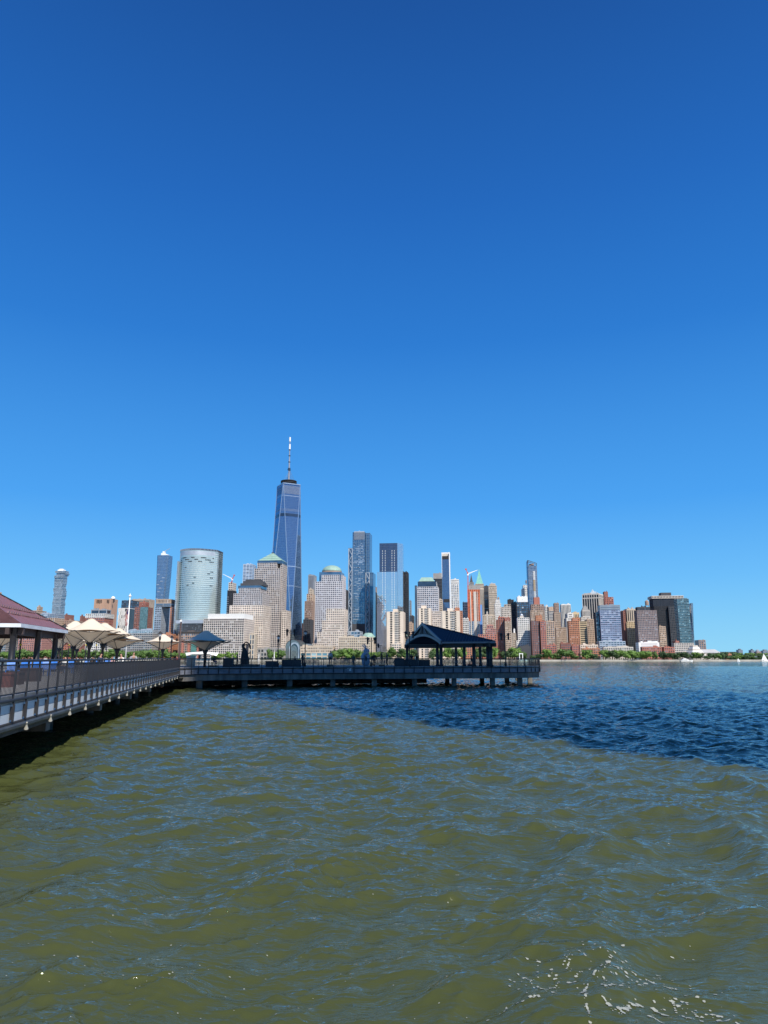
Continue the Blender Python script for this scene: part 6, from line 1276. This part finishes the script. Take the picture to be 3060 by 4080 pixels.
for k in range(4): a = k * 1.6 + .3; tm.bar((0, 0, .28), (.22 * math.cos(a), .22 * math.sin(a), .55), .016, 5, r2=.006)
TRUNK = tm.mesh('trunk', BARK)
MARK = [(20, 'grey block by first column'), (110, 'second pavilion column'), (190, 'brick block under maroon roof'), (260, 'end of the maroon pavilion'), (345, 'biggest cream umbrella'), (430, 'woman in dark jacket'), (500, 'white flagpole'), (560, 'man in the grey sweater'), (620, 'lone greyish umbrella'), (680, 'block beside the camera pole'), (735, 'green glass bay block'), (900, 'gridded office block'), (1100, 'granite podium'),
        (1345, 'wing of the domed tower'), (1430, 'copper octagon block'), (1510, 'silhouetted softbox'), (1575, 'cream roof-garden tower'), (1640, 'left black pavilion post'), (1735, 'black arch'), (1815, 'middle black pavilion columns'), (1925, 'right black pavilion columns'), (1990, 'dark red brick tower'), (2050, 'ornate lantern topped tower'), (2140, 'bright red brick tower'), (2215, 'low red block'), (2260, 'round windowed block'),
        (2345, 'red and white apartments'), (2430, 'terraced podium'), (2510, 'ornate yellow tower'), (2580, 'gridded hotel'), (2660, 'gap between red blocks'), (2740, 'white ziggurat'), (2800, 'museum roof wing'), (2870, 'end of the museum roof'), (2930, 'small brick house'), (3000, 'long slate roofed shed')]
from collections import defaultdict
TR = []
def run(x0, x1, top, w, tone, step=.62, Y=1258):
    x = x0
    while x <= x1: TR.append((x, top + random.uniform(-5, 7), w * random.uniform(.7, 1.25), tone if random.random() < .7 else random.choice([0, 1, 2]), Y + random.uniform(-1, 4))); x += w * step
run(-25, 690, 2590, 44, 0, .55); run(715, 750, 2592, 34, 1); run(862, 942, 2598, 34, 1, .75); run(1076, 1132, 2589, 38, 0, .6); run(1335, 1450, 2583, 40, 0, .6); run(1465, 1545, 2592, 34, 1, .6); run(1560, 1575, 2580, 44, 1); run(1600, 1650, 2583, 38, 2, .6)
run(1725, 1750, 2583, 40, 0); run(1785, 1850, 2576, 46, 1, .6); run(1900, 1955, 2580, 40, 2, .55); run(1972, 1990, 2577, 42, 1); run(2006, 2030, 2590, 32, 2); run(2050, 2052, 2580, 50, 1); run(2080, 2100, 2590, 34, 2); run(2130, 2160, 2606, 30, 2); run(2181, 2182, 2588, 36, 2); run(2205, 2225, 2604, 30, 0); run(2255, 2258, 2587, 66, 1); run(2290, 2300, 2606, 26, 2)
run(2340, 2342, 2586, 54, 1); run(2365, 2368, 2600, 30, 2); run(2412, 2605, 2588, 46, 1, .6); run(2612, 2614, 2600, 26, 0); run(2640, 2725, 2597, 36, 2, .55); run(2742, 2744, 2602, 28, 2); run(2774, 2795, 2602, 30, 2); run(2820, 2840, 2604, 30, 2); run(2862, 2890, 2602, 34, 2); run(2905, 3050, 2611, 30, 2, .6, 1390)
run(2870, 3060, 2600, 40, 2, .6, 1600)
cnt = defaultdict(int)
TONE = ['mid green', 'bright green', 'dark green']; ORD = ['first', 'second', 'third', 'fourth', 'fifth', 'sixth', 'seventh', 'eighth', 'ninth', 'tenth', 'eleventh']
for (px, top, w, tone, Y) in sorted(TR, key=lambda t: (t[4] > 1300, t[0])):
    near = min(MARK, key=lambda t: abs(t[0] - px))[1]; key = (near, tone, Y > 1300); k = cnt[key]; cnt[key] += 1
    far = {True: ' in the back row', False: ''}[Y > 1300] if Y < 1500 else ' on the far hill'
    z1 = zat(top, Y) - LAND; wid = w / F * Y * CP * 1.12
    r = empty('round_tree', (xat(px, Y), Y, LAND), random.uniform(0, 6.28), f'{TONE[tone]} tree below the {near}, {ORD[min(k, 10)]}{far}', 'tree', 'trees along the far bank')
    o = link('crown', random.choice(CROWNS[tone]), r); o.scale = (wid, wid, z1 * 1.06); o = link('trunk', TRUNK, r); o.scale = (z1, z1, z1)
# low shrubs along the far bank
rng = np.random.RandomState(8); mb = MB()
for _ in range(5200):
    px = rng.uniform(-60, 3080); Y = 1254.6 + rng.uniform(0, 2.2); c = np.array((xat(px, Y), Y, LAND + rng.uniform(0, 1.7))); s = rng.uniform(.4, .9); v = rng.normal(size=(3, 3)) * s; mb.add([c + v[0], c + v[1], c + v[2]], [(0, 1, 2)])
tag(mb.build('shrubbery', LEAF[2]), 'low dark shrubs along the top of the sea wall', 'shrubs', kind='stuff')

# ------------------------------------------------------------------ far bank details, boats
def ferry_tent():
    Y = 1246; r = empty('ferry_terminal', (xat(804, Y), Y, 0), 0, 'white peaked tensile tent roof of the ferry landing across the river', 'ferry terminal'); q = lambda px, py: zat(py, Y); X = lambda px: (px - 804) / F * Y * CP
    m = MB(); zp, zt, zl = q(0, 2596), q(0, 2601), q(0, 2611); m.add([(X(804), 0, zp), (X(770), -9, zl + 2), (X(838), -9, zl + 2), (X(737), 0, zt), (X(871), 0, zt), (X(770), 9, zl), (X(838), 9, zl), (X(745), -5, zl - 1), (X(864), -5, zl - 1)], [(0, 1, 2), (0, 3, 1), (0, 2, 4), (0, 6, 5), (0, 5, 3), (0, 4, 6), (3, 7, 1), (4, 2, 8)]); m.build('tent_roof', WHITE, r)
    for px in (765, 785, 804, 822, 842): m = MB(); m.bar((X(px), -6, 0), (X(px), -6, zl + 1.5), .5, 5); m.build('post', SILVER, r)
    m = MB(); m.box(X(745), X(862), -8, 3, -.5, 1.2); m.build('barge_deck', PALEST, r); m = MB(); m.box(X(768), X(838), -4, 1, 1.21, 5.2); m.build('glass_cabin', G_BLUE[0], r)
ferry_tent()
def boat(label, px, Y, L_, kind='yacht', name='motor_yacht'):
    r = empty(name, (xat(px, Y), Y, 0), 0, label, 'boat'); h = L_ * .07 + .5; a = L_ / 2
    m = MB(); pl = [(-a, -.14 * L_), (a * .55, -.14 * L_), (a, 0), (a * .55, .14 * L_), (-a, .14 * L_)]; n = 5
    vs = [(x * .93, y * .75, -.4) for x, y in pl] + [(x, y, h + (.35 * h if x == a else 0)) for x, y in pl]; m.add(vs, [tuple(range(4, -1, -1)), tuple(range(5, 10))] + [(k, (k + 1) % n, n + (k + 1) % n, n + k) for k in range(n)]); m.build('hull', WHITE, r)
    if kind == 'yacht':
        m = MB(); m.add([(-a * .7, -.1 * L_, h), (a * .4, -.1 * L_, h), (a * .4, .1 * L_, h), (-a * .7, .1 * L_, h), (-a * .65, -.08 * L_, h * 2), (a * .1, -.08 * L_, h * 2), (a * .1, .08 * L_, h * 2), (-a * .65, .08 * L_, h * 2)], [(0, 1, 5, 4), (1, 2, 6, 5), (2, 3, 7, 6), (3, 0, 4, 7), (4, 5, 6, 7)]); m.build('cabin', WHITE, r)
        m = MB(); m.box(-a * .62, a * .08, -.103 * L_, -.101 * L_, h * 1.25, h * 1.6); m.build('window', G_BLACK[1], r); m = MB(); m.box(-a * .5, -a * .05, -.06 * L_, .06 * L_, h * 2 + .01, h * 2.5); m.build('flybridge', WHITE, r)
    else:
        H = L_ * 1.15; m = MB(); m.bar((0, 0, h), (0, 0, H), .12, 6); m.build('mast', WHITE, r); m = MB(); m.add([(-.2, 0, h + .8), (-a * .8, .3, h + .9), (-.1, 0, H * .97), (-.2, .06, h + .8), (-a * .8, .36, h + .9), (-.1, .06, H * .97)], [(0, 1, 2), (5, 4, 3)]); m.build('mainsail', WHITE, r); m = MB(); m.add([(.2, 0, h + .3), (a * .9, 0, h + .3), (.1, 0, H * .85)], [(0, 1, 2)]); m.add([(.2, .05, h + .3), (a * .9, .05, h + .3), (.1, .05, H * .85)], [(2, 1, 0)]); m.build('jib_sail', WHITE, r)
boat('long white motor yacht moored below the white ziggurat museum', 2735, 1180, 21); boat('small white sailboat on the river in front of the long slate shed', 2942, 1150, 5, 'sail', 'sailboat'); boat('tall white sailed boat near the right edge of the skyline', 3046, 1190, 12, 'sail', 'sailboat')
for i, (px, L_, w) in enumerate(((188, 20, 'white yacht across the river just right of the third pavilion column'), (262, 15, 'white yacht across the river under the half hidden umbrella'), (312, 22, 'large white yacht across the river left of the biggest umbrella column'), (150, 12, 'small white boat across the river between the second and third columns'), (364, 13, 'small white boat across the river beside the seated person in white'), (440, 14, 'white boat across the river below the overlapping umbrellas'))): boat(w, px, 1238, L_)
def pylon(px, top, label):
    Y = 1251; r = empty('pylon', (xat(px, Y - .6), Y - .6, 0), 0, label, 'pylon'); H = zat(top, Y); m = MB(); m.lathe([(2.2, 3.1), (1.6, 5), (1.0, 5.2), (.3, H)], (0, 0, 0), 6); m.build('shaft', WHITE, r); m = MB(); m.lathe([(2.6, -1), (2.6, 3.0)], (0, 0, 0), 6); m.build('base', PALEST, r)
pylon(1092, 2588, 'slim white pylon standing before the granite podium trees'); pylon(1031, 2604, 'short white pylon left of the slim one')
def barge():
    Y = 1225; r = empty('ferry_landing', (xat(2095, Y), Y, 0), 0, 'low pale green floating landing with a white arch near the pier end', 'landing'); X = lambda px: (px - 2095) / F * Y
    m = MB(); m.box(X(2066), X(2126), -4, 4, -.5, 1.6); m.build('deck', mat('pale green deck', (.40, .50, .44), .6), r); m = MB(); m.box(X(2068), X(2122), -3, 3, 1.61, 3.0); m.build('cabin', G_GREEN[2], r)
    for p in (2073, 2085): m = MB(); m.box(X(p) - .5, X(p) + .5, 4.2, 5.2, 0, zat(2606, Y)); m.build('post', WHITE, r)
    m = MB(); m.box(X(2071), X(2087), 4.1, 5.3, zat(2606, Y) + .01, zat(2603, Y)); m.build('beam', WHITE, r)
barge()
r = empty('distant_bridge', (xat(2875, 5200), 5200, 0), 0, 'faint flat dark line of a far bridge on the right horizon', 'bridge'); m = MB(); w = xat(2945, 5200) - xat(2875, 5200); z = zat(2597, 5200); m.box(0, w, 0, 20, z - 5, z); m.build('deck', DKGREY, r)
for i in range(6): m = MB(); m.box(w * i / 5 - 3, w * i / 5 + 3, 5, 15, 0, z - 5.01); m.build('bridge_pier', GREYC, r)

# ------------------------------------------------------------------ foam on the near water
def foam():
    rng = np.random.RandomState(12); mb = MB(); blobs = []
    def at(px, py):
        v = (CY - py) / F; dz = (v * CP + SP) / (CP - v * SP); Y = -EYE / dz; return xat(px, Y, 0), Y
    ridge = lambda t: (2050 + 780 * t, 3985 - 120 * math.sin(t * 3.0) + 55 * t)
    for _ in range(150): t = rng.uniform(0, 1); a, b = ridge(t); blobs.append((a + rng.normal() * 60, b + rng.normal() * 40, rng.uniform(.004, .022)))
    for cx_, cy_, sx, sy, n_ in ((2430, 3330, 130, 45, 34), (1640, 3530, 160, 50, 40), (650, 3850, 330, 120, 50)):
        for _ in range(n_): blobs.append((rng.normal(cx_, sx), rng.normal(cy_, sy), rng.uniform(.004, .012)))
    for _ in range(60): blobs.append((rng.uniform(0, 3060), rng.uniform(3500, 4080), rng.uniform(.003, .008)))
    # lacy strands: wandering lines of small overlapping flecks, thick where they meet
    for (x0, y0, hx, hy, n_, r0) in ((2300, 3985, 7, -1.5, 46, .020), (2330, 3978, 2.2, 5.0, 26, .022), (2400, 3965, 7, .8, 30, .018), (2420, 4040, 7, 1.5, 44, .022), (2480, 4052, 5, -2, 26, .020), (2010, 4005, 5, 2.5, 26, .013), (2060, 3920, 6, 1, 18, .012), (2560, 3880, 7, -1, 30, .012), (2700, 3960, 4, 4, 26, .015), (2750, 4010, 6, 2, 26, .013), (2180, 3950, 6, -2, 24, .012), (1900, 4050, 6, 1, 20, .012), (2600, 4060, 8, 0, 30, .014), (2230, 3890, 7, -1.5, 24, .010), (2850, 4040, 6, 1, 20, .012)):
        x_, y_, th = x0, y0 + 18, 0.
        for k in range(n_):
            th += rng.normal() * .6; x_ += hx * .8 * (1 + .5 * math.cos(th)) ; y_ += hy * .6 + 4.5 * math.sin(th)
            if math.sin(k * .55 + x0) > -.35: blobs.append((x_, y_, r0 * rng.uniform(.4, 1.5)))
            if rng.random() < .3: blobs.append((x_ + rng.normal() * 10, y_ + rng.normal() * 9, r0 * rng.uniform(.2, .5)))
    XY = np.array([at(a, b) for a, b, _ in blobs]); 
    for (x, y), (_, _, rad) in zip(XY, blobs):
        n = 9; pts = [(x, y)]; e = rng.uniform(.7, 1.5)
        for i in range(n): t = 2 * math.pi * i / n; rr = rad * rng.uniform(.55, 1.25); pts.append((x + rr * math.cos(t) * e, y + rr * math.sin(t)))
        P_ = np.array(pts); z, ox, oy = wave(P_[:, 0], P_[:, 1]); X = P_[:, 0] + ox; Y = P_[:, 1] + oy
        mb.add([(X[i], Y[i], z[i] + .008) for i in range(n + 1)], [(0, 1 + i, 1 + (i + 1) % n) for i in range(n)])
    tag(mb.build('sea_foam', mat('foam', (.30, .32, .28), .6, scale=30)), 'flecks and patches of white foam on the near olive water', 'foam', kind='stuff')
foam()
# drop helper properties
for o in bpy.data.objects:
    if '_n' in o: del o['_n']
print('OBJECTS', len(bpy.data.objects), 'individual windows', NIND[0])
